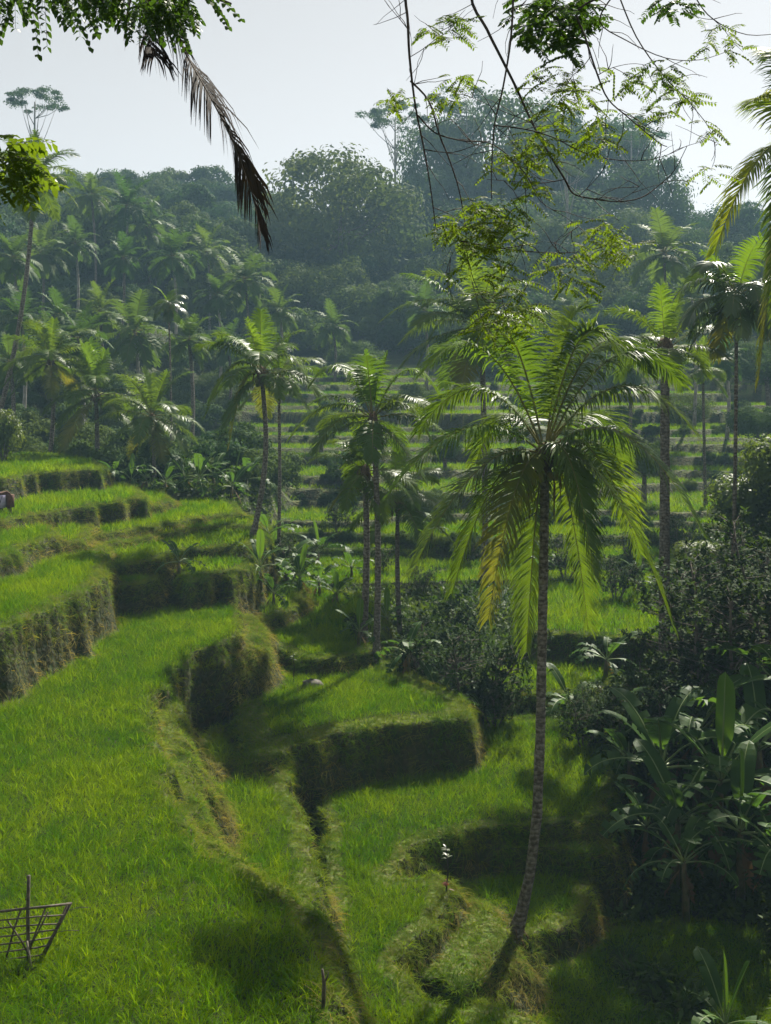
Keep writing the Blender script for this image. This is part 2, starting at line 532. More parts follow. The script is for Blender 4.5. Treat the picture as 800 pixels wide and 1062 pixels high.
def leafquad(mb, c, d, up, L, W, mi=0, bend=0.25):
    """pointed oval leaf, folded a little: 6 verts"""
    d = d.normalized()
    s = d.cross(up)
    if s.length < 1e-3:
        s = d.cross(Vector((1, 0, 0)))
    s.normalize()
    n = s.cross(d)
    a = c
    m1 = c + d * (L * 0.4)
    e = c + d * L - n * (bend * L * 0.4)
    vs = [a, m1 - s * (W / 2) + n * (W * 0.15), m1 + s * (W / 2) + n * (W * 0.15), c + d * (L * 0.75) - s * (W * 0.33) - n * (bend * L * 0.12), c + d * (L * 0.75) + s * (W * 0.33) - n * (bend * L * 0.12), e]
    mb.add(vs, [(0, 2, 1), (1, 2, 4, 3), (3, 4, 5)], mi)


def rvec():
    while True:
        v = Vector((random.uniform(-1, 1), random.uniform(-1, 1), random.uniform(-1, 1)))
        if 0.05 < v.length < 1:
            return v.normalized()


def leafclump(name, mat, n, R, L, W, seed, flat=0.7):
    random.seed(seed)
    mb = MB()
    for i in range(n):
        v = rvec()
        v.z = abs(v.z) * 0.9 - 0.1
        r = R * random.uniform(0.35, 1.0)
        c = Vector((v.x * r, v.y * r, v.z * r * flat + R * 0.1))
        d = (v + rvec() * 0.9 + Vector((0, 0, -0.25)))
        leafquad(mb, c, d, (Vector((0, 0, 1)) + rvec() * 0.6), L * random.uniform(0.7, 1.3), W * random.uniform(0.7, 1.3))
    return mb.mesh(name, [mat], True)


def scatter(name, label, pts, rot, scl, tint, sources):
    n = len(pts)
    me = bpy.data.meshes.new(name)
    me.vertices.add(n)
    me.vertices.foreach_set('co', np.asarray(pts, np.float32).ravel())
    for nm, typ, fld, val in (('rot', 'FLOAT_VECTOR', 'vector', np.asarray(rot, np.float32).ravel()), ('scl', 'FLOAT', 'value', np.asarray(scl, np.float32)),
                              ('tint', 'FLOAT', 'value', np.asarray(tint, np.float32)), ('idx', 'INT', 'value', rng.integers(0, len(sources), n).astype(np.int32))):
        a = me.attributes.new(nm, typ, 'POINT')
        a.data.foreach_set(fld, val)
    me.update()
    coll = bpy.data.collections.new(name + '_source')
    for i, sm in enumerate(sources):
        coll.objects.link(bpy.data.objects.new('%s_piece' % name, sm))
    ng = bpy.data.node_groups.new(name + '_scatter', 'GeometryNodeTree')
    ng.interface.new_socket('Geometry', in_out='INPUT', socket_type='NodeSocketGeometry')
    ng.interface.new_socket('Geometry', in_out='OUTPUT', socket_type='NodeSocketGeometry')
    gi = ng.nodes.new('NodeGroupInput')
    go = ng.nodes.new('NodeGroupOutput')
    ip = ng.nodes.new('GeometryNodeInstanceOnPoints')
    ci = ng.nodes.new('GeometryNodeCollectionInfo')
    ci.inputs['Collection'].default_value = coll
    ci.inputs['Separate Children'].default_value = True
    ci.inputs['Reset Children'].default_value = True
    ip.inputs['Pick Instance'].default_value = True

    def na(nm, typ):
        q = ng.nodes.new('GeometryNodeInputNamedAttribute')
        q.data_type = typ
        q.inputs['Name'].default_value = nm
        return q.outputs['Attribute']
    er = ng.nodes.new('FunctionNodeEulerToRotation')
    L = ng.links.new
    L(gi.outputs[0], ip.inputs['Points'])
    L(ci.outputs[0], ip.inputs['Instance'])
    L(na('idx', 'INT'), ip.inputs['Instance Index'])
    L(na('rot', 'FLOAT_VECTOR'), er.inputs[0])
    L(er.outputs[0], ip.inputs['Rotation'])
    L(na('scl', 'FLOAT'), ip.inputs['Scale'])
    L(ip.outputs[0], go.inputs[0])
    o = obj(name, me)
    md = o.modifiers.new('scatter', 'NODES')
    md.node_group = ng
    tag(o, label, None, kind='stuff')
    return o


def candidates(y0, y1, sp, umax=0.46, jit=0.45):
    """jittered points (metres) over the wedge the camera sees; y in layout units"""
    out = []
    y = y0 * S
    ysteps = np.arange(y0 * S, y1 * S, sp)
    for yv in ysteps:
        xm = umax * yv + 2
        xs = np.arange(-xm, xm, sp) + rng.uniform(0, sp)
        out.append(np.stack([xs, np.full(xs.shape, yv)], 1))
    P = np.concatenate(out)
    P += rng.uniform(-jit * sp, jit * sp, P.shape)
    return P


def eulers(n, tilt=0.12):
    return np.stack([rng.normal(0, tilt, n), rng.normal(0, tilt, n), rng.uniform(0, 6.283, n)], 1)


def lowfreq(P, wl, seed):
    return wob(P[:, 0], P[:, 1], seed, wl)


# rice
rice_near = [clump('rice_plant', M['rice'], 15, (0.27, 0.44), 0.015, (0.02, 0.34), (0.6, 1.8), 0.055, 100 + i) for i in range(6)]
rice_far = [clump('rice_plant', M['rice'], 12, (0.42, 0.62), 0.036, (0.05, 0.5), (0.2, 1.1), 0.16, 120 + i) for i in range(4)]


def rice_field(name, label, y0, y1, sp, src, sc):
    P = candidates(y0, y1, sp)
    z, k = terrain(P[:, 0], P[:, 1])
    m = (k == 1)
    P, z = P[m], z[m]
    t = 0.45 + 0.28 * lowfreq(P, 7, 31) + 0.2 * lowfreq(P, 2.2, 32) + 0.16 * lowfreq(P, 0.7, 34) + rng.normal(0, 0.32, len(P))
    h = 1 + 0.10 * lowfreq(P, 4, 33) + 0.12 * lowfreq(P, 0.8, 35) + rng.normal(0, 0.13, len(P))
    scatter(name, label, np.column_stack([P, z]), eulers(len(P)), sc * h, np.clip(t, 0, 1), src)
    return len(P)


n1 = rice_field('rice', 'green rice growing across the nearest terraces', 9.5, 23, 0.15, rice_near, 1.0)
n1 = rice_field('rice', 'green rice on the terraces round the middle palms', 23, 36, 0.175, rice_near, 1.15)
n2 = rice_field('rice', 'green rice on the terraces in the middle distance', 36, 60, 0.27, rice_far, 0.8)
n3 = rice_field('rice', 'pale green rice on the far stepped fields', 60, 114, 0.42, rice_far, 0.8)

# bank grass
short = [clump('grass_tuft', M['grass'], 14, (0.14, 0.30), 0.016, (0.2, 1.1), (0.5, 1.7), 0.08, 140 + i) for i in range(5)]
hang = [clump('hanging_grass', M['dry_sunlit_grass'], 15, (0.26, 0.58), 0.017, (0.25, 1.1), (1.2, 2.6), 0.10, 160 + i) for i in range(5)]
P = candidates(9.5, 50, 0.13, jit=0.5)
z, k = terrain(P[:, 0], P[:, 1])
m = (k == 2)
Pb, zb = P[m], z[m]
t = 0.4 + 0.35 * lowfreq(Pb, 3, 41) + rng.normal(0, 0.2, len(Pb))
scatter('grass', 'short grass on the paddy bunds', np.column_stack([Pb, zb]), eulers(len(Pb), 0.25), rng.uniform(0.7, 1.5, len(Pb)), np.clip(t, 0, 1), short)
P = candidates(9.5, 56, 0.10, jit=0.5)
z, k = terrain(P[:, 0], P[:, 1])
m = (k == 3)
Pw, zw = P[m], z[m]
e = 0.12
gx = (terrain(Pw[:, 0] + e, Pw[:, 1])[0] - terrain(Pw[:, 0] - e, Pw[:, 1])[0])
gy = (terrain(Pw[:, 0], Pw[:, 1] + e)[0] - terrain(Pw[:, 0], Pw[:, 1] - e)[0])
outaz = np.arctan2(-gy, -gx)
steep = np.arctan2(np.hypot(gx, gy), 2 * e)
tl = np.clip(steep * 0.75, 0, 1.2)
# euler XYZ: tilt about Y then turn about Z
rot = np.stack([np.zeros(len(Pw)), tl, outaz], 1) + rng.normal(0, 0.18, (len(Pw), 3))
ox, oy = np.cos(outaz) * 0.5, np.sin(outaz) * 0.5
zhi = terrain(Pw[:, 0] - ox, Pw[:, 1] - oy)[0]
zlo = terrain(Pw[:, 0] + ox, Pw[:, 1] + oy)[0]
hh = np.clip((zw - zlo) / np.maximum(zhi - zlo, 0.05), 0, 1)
t = 0.02 + (0.12 + 1.1 * np.clip(np.cos(outaz), 0, 1)) * (1.0 - 0.8 * hh) + 0.25 * lowfreq(Pw, 2.0, 51) + 0.14 * lowfreq(Pw, 0.6, 52) + rng.normal(0, 0.2, len(Pw))  # real straw grass, but its paler tint on right-facing walls paints in sunlight
keep = rng.random(len(Pw)) < np.clip(0.75 + 0.55 * lowfreq(Pw, 1.6, 53), 0.12, 1)
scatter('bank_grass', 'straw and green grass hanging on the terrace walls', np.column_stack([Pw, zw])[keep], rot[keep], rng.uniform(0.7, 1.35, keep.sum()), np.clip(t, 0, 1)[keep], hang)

lip = (hh > 0.55) & (rng.random(len(Pw)) < 0.7)
scatter('grass', 'grass spilling over the lips of the terraces', np.column_stack([Pw, zw])[lip], (rot * [1, 0.7, 1])[lip], rng.uniform(0.8, 1.3, lip.sum()), np.clip(0.5 + 0.3 * lowfreq(Pw, 2, 55) + rng.normal(0, 0.2, len(Pw)), 0, 1)[lip], short)

# weeds on the uncultivated ground
weeds = [leafclump('weed', M['weed'], 34, 0.42, 0.24, 0.10, 180 + i) for i in range(4)] + [clump('weed_grass', M['weed'], 22, (0.35, 0.8), 0.03, (0.1, 0.9), (0.4, 1.5), 0.15, 190 + i) for i in range(2)]
P = candidates(9.5, 64, 0.42, umax=0.5, jit=0.5)
z, k = terrain(P[:, 0], P[:, 1])
m = (k == 0)
P, z = P[m], z[m]
scatter('undergrowth', 'leafy weeds covering the uncultivated slopes', np.column_stack([P, z]), eulers(len(P), 0.2), rng.uniform(0.6, 1.7, len(P)), np.clip(0.5 + 0.4 * lowfreq(P, 6, 61) + rng.normal(0, 0.2, len(P)), 0, 1), weeds)
# ------------------------------------------------------------------ palms
def frond_geo(mb, path, n, ll, w, hang, petiole=0.16, *a, rmb=None, **k):
    _frond(mb, rmb or mb, path, n, ll, w, hang, petiole, *a, **k)


def _frond(mb, rmb, path, n, ll, w, hang, petiole=0.16, r0=0.03, seg=3, mis=(0, 1), roll=0.0, miss=0.04, tri=5, droop_rand=0.3):
    """path: list of Vectors (points along the rachis)"""
    K = len(path)
    rmb.tube(path, [r0 * (1 - 0.85 * i / (K - 1)) for i in range(K)], tri, mis[1] if rmb is mb else 0, cap=False)
    for i in range(n):
        t = petiole + (1 - petiole) * (i + 0.5) / n
        f = t * (K - 1)
        j = min(int(f), K - 2)
        p = path[j].lerp(path[j + 1], f - j)
        T = (path[j + 1] - path[j]).normalized()
        sd = T.cross(Vector((0, 0, 1)))
        if sd.length < 0.15:
            h = Vector((path[-1].x - path[0].x, path[-1].y - path[0].y, 0.001))
            sd = h.cross(Vector((0, 0, 1)))
        sd.normalize()
        if roll:
            sd = Matrix.Rotation(roll * t, 3, T) @ sd
        up = sd.cross(T)
        q = (t - petiole) / (1 - petiole)
        a = rad(84 - 40 * q)
        prof = (0.55 + 0.45 * math.sin(min(1, q / 0.45) * math.pi / 2)) if q < 0.45 else (1 - 0.62 * ((q - 0.45) / 0.55) ** 1.6)
        for sgn in (1, -1):
            if random.random() < miss:
                continue
            L = ll * prof * random.uniform(0.86, 1.1)
            d = (T * math.cos(a) + sd * (sgn * math.sin(a)) + up * 0.28 + rvec() * 0.09).normalized()
            wv = (T - d * T.dot(d)).normalized()
            c = p.copy()
            vs, fs = [], []
            hg = hang * random.uniform(1 - droop_rand, 1 + droop_rand)
            for s_ in range(seg + 1):
                u = s_ / seg
                ww = w * (0.7, 1.0, 0.75, 0.12)[s_] if seg == 3 else w * (0.8, 0.9, 0.12)[s_]
                vs.append(c - wv * ww * 0.5)
                vs.append(c + wv * ww * 0.5)
                d = (d + Vector((0, 0, -1)) * (hg / seg) * (0.5 + u)).normalized()
                wv = (wv - d * wv.dot(d)).normalized()
                c = c + d * (L / seg)
            for s_ in range(seg):
                fs.append((2 * s_, 2 * s_ + 1, 2 * s_ + 3, 2 * s_ + 2))
            mb.add(vs, fs, mis[0])


def arc(d0, L, droop, K=13, side=0.0):
    d = Vector(d0).normalized()
    p = Vector((0, 0, 0))
    sv = d.cross(Vector((0, 0, 1)))
    pts = [p.copy()]
    for i in range(K - 1):
        t = i / (K - 1)
        d = (d + Vector((0, 0, -1)) * (droop / (K - 1)) * (0.35 + 1.5 * t) + sv * (side / (K - 1))).normalized()
        p = p + d * (L / (K - 1))
        pts.append(p.copy())
    return pts


FCACHE = {}


def std_frond(cls, var, lod=0, style='coconut'):
    """shared frond meshes: cls = elevation class"""
    key = (cls, var, lod, style)
    if key in FCACHE:
        return FCACHE[key]
    random.seed(hash((cls, var, lod, 5)) % 99991)
    el, droop, mat, hang = {0: (80, 0.7, 'palm_bright', 0.6), 1: (60, 1.45, 'palm', 0.9), 2: (42, 1.5, 'palm', 1.1), 3: (20, 1.3, 'palm', 1.1), 4: (-8, 0.95, 'palm', 1.2), 5: (-38, 0.65, 'palm_old', 1.0), 6: (-66, 0.3, 'palm_dry', 0.8)}[cls]
    if cls == 5 and var:
        mat = 'palm'
    el += random.uniform(-7, 7)
    mb = MB()
    L = 1.0
    if style == 'areca':
        el, droop = el * 0.9, droop * 1.5
        mat = 'palm_dark' if mat == 'palm' else mat
    path = arc((math.cos(rad(el)), 0, math.sin(rad(el))), L, droop * random.uniform(0.85, 1.2), 11 if lod else 13, random.uniform(-0.25, 0.25))
    if style == 'areca':
        frond_geo(mb, path, 34, 0.34, 0.026, hang * 1.5, 0.2, 0.008, 3 if lod == 0 else 2, roll=random.uniform(-0.4, 0.4))
    else:
        n = 72 if lod == 0 else 30
        frond_geo(mb, path, n, 0.28, 0.0155 if lod == 0 else 0.026, hang, 0.17, 0.0085, 3 if lod == 0 else 2, tri=5 if lod == 0 else 3, roll=random.uniform(-0.4, 0.4), miss=.07, droop_rand=.5)
    me = mb.mesh('frond', [M[mat], M['rachis_dry' if cls == 6 else 'rachis']])
    FCACHE[key] = me
    return me


def crown_dressing(root, top, r, coconuts=True, seed=0, fib=True):
    random.seed(seed + 900)
    if fib:
        mb = MB()
        mb.ball(top, r * 1.5, 0, 9, 6, (1, 1, 1.7), 0.12)
        for i in range(10):
            a = random.uniform(0, 6.283)
            q = top + Vector((math.cos(a) * r, math.sin(a) * r, random.uniform(-.3, .4)))
            mb.tube([q, q + Vector((math.cos(a) * .25, math.sin(a) * .25, -0.25)), q + Vector((math.cos(a) * .3, math.sin(a) * .3, -0.8 - random.random() * .5))], [.03, .025, .008], 4)
        obj('leaf_sheath', mb.mesh('leaf_sheath', [M['fibre']]), root)
    if coconuts:
        for i in range(coconuts if isinstance(coconuts, int) and coconuts is not True else 6):
            a = random.uniform(0, 6.283)
            mb = MB()
            mb.ball(top + Vector((math.cos(a) * r * 2.1, math.sin(a) * r * 2.1, -0.35 - random.random() * 0.3)), 0.12, 0, 8, 6, (1, 1, 1.2))
            obj('coconut', mb.mesh('coconut', [M['coconut']]), root)


def trunk_mesh(p1, bend, r0, r1, mat, flare=1.5, n=10, K=22):
    """from origin to p1 with a sideways bend vector"""
    mb = MB()
    p1 = Vector(p1)
    pts, rs = [], []
    for i in range(K):
        t = i / (K - 1)
        p = p1 * t + Vector(bend) * math.sin(math.pi * t) + Vector((0, 0, 0))
        pts.append(p)
        rs.append((r0 + (r1 - r0) * t) * (1 + (flare - 1) * max(0, 1 - t * 9) ** 2) * (1 + 0.05 * math.sin(i * 2.4)))
    pts[0] = pts[0] + Vector((0, 0, -0.35))
    mb.tube(pts, rs, n)
    return mb.mesh('trunk', [M[mat]])


def palm(label, base_px, crown_px, crown_py, Y, R, seed, nf=20, bend=(0, 0, 0), r=0.15, style='coconut', lod=0, young=1.0, old=1.0, coco=4, name='coconut_palm', group=None, base_dx=None, trunkmat='trunk', fibre=True, extra=()):
    """R = frond length in metres"""
    random.seed(seed)
    b = on_ground(base_px, Y)
    top = at(crown_px, crown_py, Y) - b
    root = thing(name, label, 'palm tree', b, 0, group)
    obj('trunk', trunk_mesh(top, bend, r, r * 0.72, trunkmat, 1.7 if style == 'coconut' else 1.2), root)
    classes = []
    for i in range(nf):
        q = i / (nf - 1)
        c = 0 if q < 0.08 * young else 1 if q < 0.22 * (1 + .3 * (young - 1)) else 2 if q < 0.44 else 3 if q < 0.70 else 4 if q < 0.9 else 5
        if c >= 4 and random.random() > old:
            c = 3
        classes.append(c)
    az0 = random.uniform(0, 6.283)
    for i, c in enumerate(classes):
        az = az0 + i * 2.39996 + random.uniform(-0.25, 0.25)
        me = std_frond(c, random.randrange(3), lod, style)
        obj('frond', me, root, top + Vector((math.cos(az) * r * .5, math.sin(az) * r * .5, 0.25 * (1 - i / nf))), (random.uniform(-.1, .1), random.uniform(-.12, .12), az), R * 1.18 * random.uniform(0.85, 1.1) * (0.85 if c == 0 else 1))
    for tx, ty, rise, mat in extra:
        T = at(tx, ty, Y) - b
        ctl = (top + T) / 2 + Vector((0, 0, 2 * rise / F * Y * S))
        mbf = MB()
        frond_geo(mbf, [top * (1 - t) ** 2 + ctl * (2 * t * (1 - t)) + T * t ** 2 for t in [q_ / 13 for q_ in range(14)]], 90, 1.15, .055, 1.1, .15, .035, miss=.07)
        obj('frond', mbf.mesh('frond', [M[mat], M['rachis']]), root)
    crown_dressing(root, top, r, coco, seed, fibre)
    return root


# --- the tall palm in the foreground: every frond placed as photographed
def main_palm():
    Y = 21.4
    b = on_ground(527, Y)
    root = thing('coconut_palm', 'large foreground coconut palm with curved trunk rising from the dark bank', 'palm tree', b)
    top = at(565, 474, Y) - b
    K = 30
    mb = MB()
    pts, rs = [], []
    ctrl = [(0.0, 527, 990), (0.06, 540, 955), (0.14, 551, 910), (0.24, 559, 850), (0.38, 563, 770), (0.55, 565, 680), (0.75, 566, 590), (0.9, 566, 520), (1.0, 565, 470)]
    for i in range(K):
        t = i / (K - 1)
        for a, c in zip(ctrl, ctrl[1:]):
            if a[0] <= t <= c[0] + 1e-9:
                q = (t - a[0]) / (c[0] - a[0])
                px, py = a[1] + (c[1] - a[1]) * q, a[2] + (c[2] - a[2]) * q
                break
        p = at(px, py, Y) - b
        p.y += 0.5 * math.sin(t * 3.1)
        pts.append(p)
        rs.append((0.145 - 0.025 * t) * (1 + 1.3 * max(0, 1 - t * 9) ** 2) * (1 + 0.07 * math.sin(i * 2.7 + math.sin(i))))
    pts[0] = pts[0] + Vector((0, 0, -0.5))
    mb.tube(pts, rs, 12)
    obj('trunk', mb.mesh('trunk', [M['trunk']]), root)
    mb = MB()
    for i in range(60):
        a = random.uniform(0, 6.283)
        q = pts[1] + Vector((math.cos(a) * .2, math.sin(a) * .2, random.uniform(-.3, .25)))
        mb.tube([q, q + Vector((math.cos(a) * .16, math.sin(a) * .16, -.2)), q + Vector((math.cos(a) * random.uniform(.15, .4), math.sin(a) * random.uniform(.15, .4), -.8))], [.022, .018, .012], 4)
    obj('root', mb.mesh('root', [M['fibre']]), root)
    # (tip px, tip py, depth offset of the tip in metres, rise px of the mid point above the chord, material, hang)
    fr = [
        (420, 508, -1.2, 46, 'palm_bright', 1.2), (450, 392, -0.8, 66, 'palm_bright', 1.0), (446, 450, 1.4, 58, 'palm', 1.1), (694, 404, 1.0, 66, 'palm', 1.1), (440, 588, -0.3, 46, 'palm', 1.0),  # left fronds get the brighter leaf to paint in their backlight
        (512, 632, -1.0, 50, 'palm_old', 0.9), (548, 664, 0.6, 34, 'palm', 0.9), (506, 352, -1.3, 54, 'palm', 0.8), (600, 330, 0.3, 40, 'palm_bright', 0.6),
        (632, 372, -1.0, 66, 'palm', 0.9), (662, 392, 1.2, 72, 'palm', 1.0), (708, 452, -0.6, 60, 'palm', 1.3), (716, 552, -1.4, 62, 'palm', 1.3),
        (686, 640, -0.6, 56, 'palm', 1.1), (612, 590, -1.3, 56, 'palm', 1.1), (640, 480, 2.8, 50, 'palm', 1.0), (500, 480, 3.0, 50, 'palm', 1.0),
        (478, 606, 1.6, 50, 'palm', 1.0),
        (606, 640, 1.5, 54, 'palm', 1.0), (655, 570, 1.8, 58, 'palm', 1.0), 
    ]
    for i, (tx, ty, dy, rise, mat, hg) in enumerate(fr):
        random.seed(300 + i)
        A = top + Vector((0, 0, 0.05))
        T = at(tx, ty, Y) - b
        tx, ty = 565 + (tx - 565) * 1.1, 474 + (ty - 474) * 1.06
        # perspective: keep the tip on its line of sight
        sc = (Y * S + dy) / (Y * S)
        wp = at(tx, ty, Y) * sc
        T = wp - b
        mid = (A + T) / 2 + Vector((0, 0, rise / F * Y * S))
        path = []
        for k in range(14):
            t = k / 13
            path.append(A * (1 - t) ** 2 + (mid * 2 - (A + T) / 2) * (2 * t * (1 - t)) + T * t ** 2)
        mbf = MB()
        L = sum((path[k + 1] - path[k]).length for k in range(13))
        rm_ = MB()
        frond_geo(mbf, path, 116, 1.25, 0.048, hg * 1.1, 0.13, 0.034, roll=random.uniform(-.3, .3), miss=.08, droop_rand=.5, rmb=rm_)
        fo = obj('frond', mbf.mesh('frond', [M[mat]]), root)
        obj('rachis', rm_.mesh('rachis', [M['rachis']]), fo)
    crown_dressing(root, top, 0.16, 7, 3)
    # dead leaf bases hanging under the crown
    mb = MB()
    for i in range(9):
        a = random.uniform(0, 6.283)
        p = top + Vector((math.cos(a) * .15, math.sin(a) * .15, -.2))
        mb.tube([p, p + Vector((math.cos(a) * .3, math.sin(a) * .3, -.5)), p + Vector((math.cos(a) * .28, math.sin(a) * .28, -1.5))], [.03, .022, .008], 4)
    obj('dead_leaf_base', mb.mesh('dead_leaf_base', [M['fibre']]), root)


main_palm()

palm('slender coconut palm beside the right rim of the middle terraces, bright crown', 390, 387, 436, 33.8, 2.9, 11, 16, (0.15, 0, 0), 0.15, extra=[(300, 456, 26, 'palm_bright'), (456, 412, 40, 'palm_bright'), (322, 400, 36, 'palm'), (452, 470, 34, 'palm')])
palm('dark short palm hidden behind the middle coconut palm, twin trunk', 377, 379, 492, 34.6, 2.2, 12, 11, (0.1, 0, 0), 0.17, old=1.0)
palm('smaller coconut palm behind the dark shrubs right of the middle palm', 416, 413, 520, 40, 2.7, 13, 16, (-0.1, 0, 0), 0.14)
palm('coconut palm with pale leaning trunk beside the banana clump, yellowing lower fronds', 262, 271, 388, 41, 3.0, 14, 15, (0.45, 0, 0), 0.16, coco=6, extra=[(214, 430, 30, 'palm'), (332, 424, 36, 'palm'), (238, 462, 30, 'palm_old'), (220, 362, 22, 'palm_bright')])
palm('thin palm standing close behind the pale leaning palm', 288, 289, 392, 47, 2.6, 15, 14, (0.1, 0, 0), 0.12)
palm('tall coconut palm with outstretched pale fronds behind the foreground palm', 503, 499, 340, 48, 4.4, 16, 22, (0.1, 0, 0), 0.22, extra=[(416, 284, 14, 'palm_bright'), (394, 334, 26, 'palm'), (430, 392, 40, 'palm'), (556, 300, 24, 'palm')])
palm('palm with a thick straight trunk right of the foreground palm', 689, 690, 366, 36, 2.7, 17, 15, (0, 0, 0), 0.27, old=0.2, coco=0)
palm('dark areca palm with drooping crown and very thin trunk at right', 755, 764, 312, 34, 2.7, 18, 24, (0.1, 0, 0), 0.10, style='areca', name='areca_palm', coco=0)
palm('small palm with hanging yellow dead leaves left of the areca', 732, 729, 385, 60, 2.3, 19, 14, (0, 0, 0), 0.13, coco=0)
palm('tall leaning coconut palm at the left edge, long bare trunk', -14, 36, 186, 58, 3.4, 20, 20, (0.7, 0, 0), 0.2)
palm('coconut palm directly behind the highest left terrace, rounded crown', 52, 53, 374, 57, 3.1, 21, 22, (0.2, 0, 0), 0.17)
palm('young bushy palm with upright fronds right of the rounded palm', 102, 100, 412, 56, 3.6, 22, 22, (0, 0, 0), 0.18, young=2.6, old=0.2, coco=0)
palm('coconut palm with twin dark stem standing before the far banana row', 160, 158, 434, 53, 3.2, 23, 20, (0.05, 0, 0), 0.14, young=1.6)
palm('slim areca palm with a small tufted crown above the far banana row', 178, 175, 318, 60, 1.5, 24, 14, (0.05, 0, 0), 0.09, style='areca', name='areca_palm', coco=0)


# --- palm beyond the right edge whose fronds hang into the picture
def edge_palm():
    Y = 20.0
    b = on_ground(850, Y)
    root = thing('coconut_palm', 'palm outside the right edge, its backlit yellow green fronds hanging in', 'palm tree', b)
    top = at(835, 150, Y) - b
    obj('trunk', trunk_mesh(top, (0.3, 0, 0), 0.18, 0.13, 'trunk', 1.7), root)
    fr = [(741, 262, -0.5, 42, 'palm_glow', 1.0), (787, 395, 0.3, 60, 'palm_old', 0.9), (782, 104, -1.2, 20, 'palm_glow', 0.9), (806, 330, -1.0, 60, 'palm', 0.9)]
    fr += [(960, 260, 0.6, 50, 'palm', 1.0), (930, 60, 1.0, 20, 'palm', 0.6), (850, -10, 0.5, 10, 'palm_bright', .3), (990, 170, -1.0, 40, 'palm', 1.0), (850, 190, 3.5, 45, 'palm', 1.0), (880, 230, -3.4, 60, 'palm', 1.0),
           (830, 300, 2.4, 70, 'palm', 1.0), (930, 300, -2.0, 60, 'palm', 1.0), (900, 120, 3.2, 40, 'palm', 0.9), (800, 60, 2.6, 40, 'palm', .9)]
    for i, (tx, ty, dy, rise, mat, hg) in enumerate(fr):
        random.seed(400 + i)
        A = top
        T = at(tx, ty, Y) * ((Y * S + dy) / (Y * S)) - b
        mid = (A + T) / 2 + Vector((0, 0, rise / F * Y * S))
        path = [A * (1 - t) ** 2 + (mid * 2 - (A + T) / 2) * (2 * t * (1 - t)) + T * t ** 2 for t in [k / 13 for k in range(14)]]
        mbf = MB()
        rm_ = MB()
        frond_geo(mbf, path, 100, 1.05, 0.05, hg * 1.2, 0.13, 0.034, roll=random.uniform(-.3, .3), miss=.08, droop_rand=.5, rmb=rm_)
        fo = obj('frond', mbf.mesh('frond', [M[mat]]), root)
        obj('rachis', rm_.mesh('rachis', [M['rachis']]), fo)
    crown_dressing(root, top, 0.16, 5, 5)


edge_palm()

# --- far palms: trunk and one crown each
CROWNS = []
for v in range(5):
    random.seed(500 + v)
    mb = MB()
    nf = 22
    for i in range(nf):
        q = i / (nf - 1)
        el = 76 - 122 * q + random.uniform(-8, 8)
        az = i * 2.39996 + random.uniform(-.3, .3)
        path = arc((math.cos(rad(el)) * math.cos(az), math.cos(rad(el)) * math.sin(az), math.sin(rad(el))), random.uniform(0.85, 1.1), 0.9 + 0.5 * math.sin(q * 3), 8)
        frond_geo(mb, path, 22, 0.30, 0.042, 0.5 + 0.6 * q, 0.15, 0.01, 2, tri=3)
    CROWNS.append(mb.mesh('crown', [M['palm_far'], M['rachis']]))


def far_palm(label, px, py, Y, R, k, lean=0.0, r=0.2):
    b = on_ground(px + lean, Y)
    top = at(px, py, Y) - b
    root = thing('coconut_palm', label, 'palm tree', b, 0, 'hazy palms on the far hillside')
    obj('trunk', trunk_mesh(top, (0.3, 0, 0), r, r * 0.75, 'palebark' if k % 2 else 'trunk', 1.3, 6, 8), root)
    obj('crown', CROWNS[k % 5], root, top, (0, 0, k * 1.7), R * (1.02 + 0.09 * ((k * 7) % 5)))


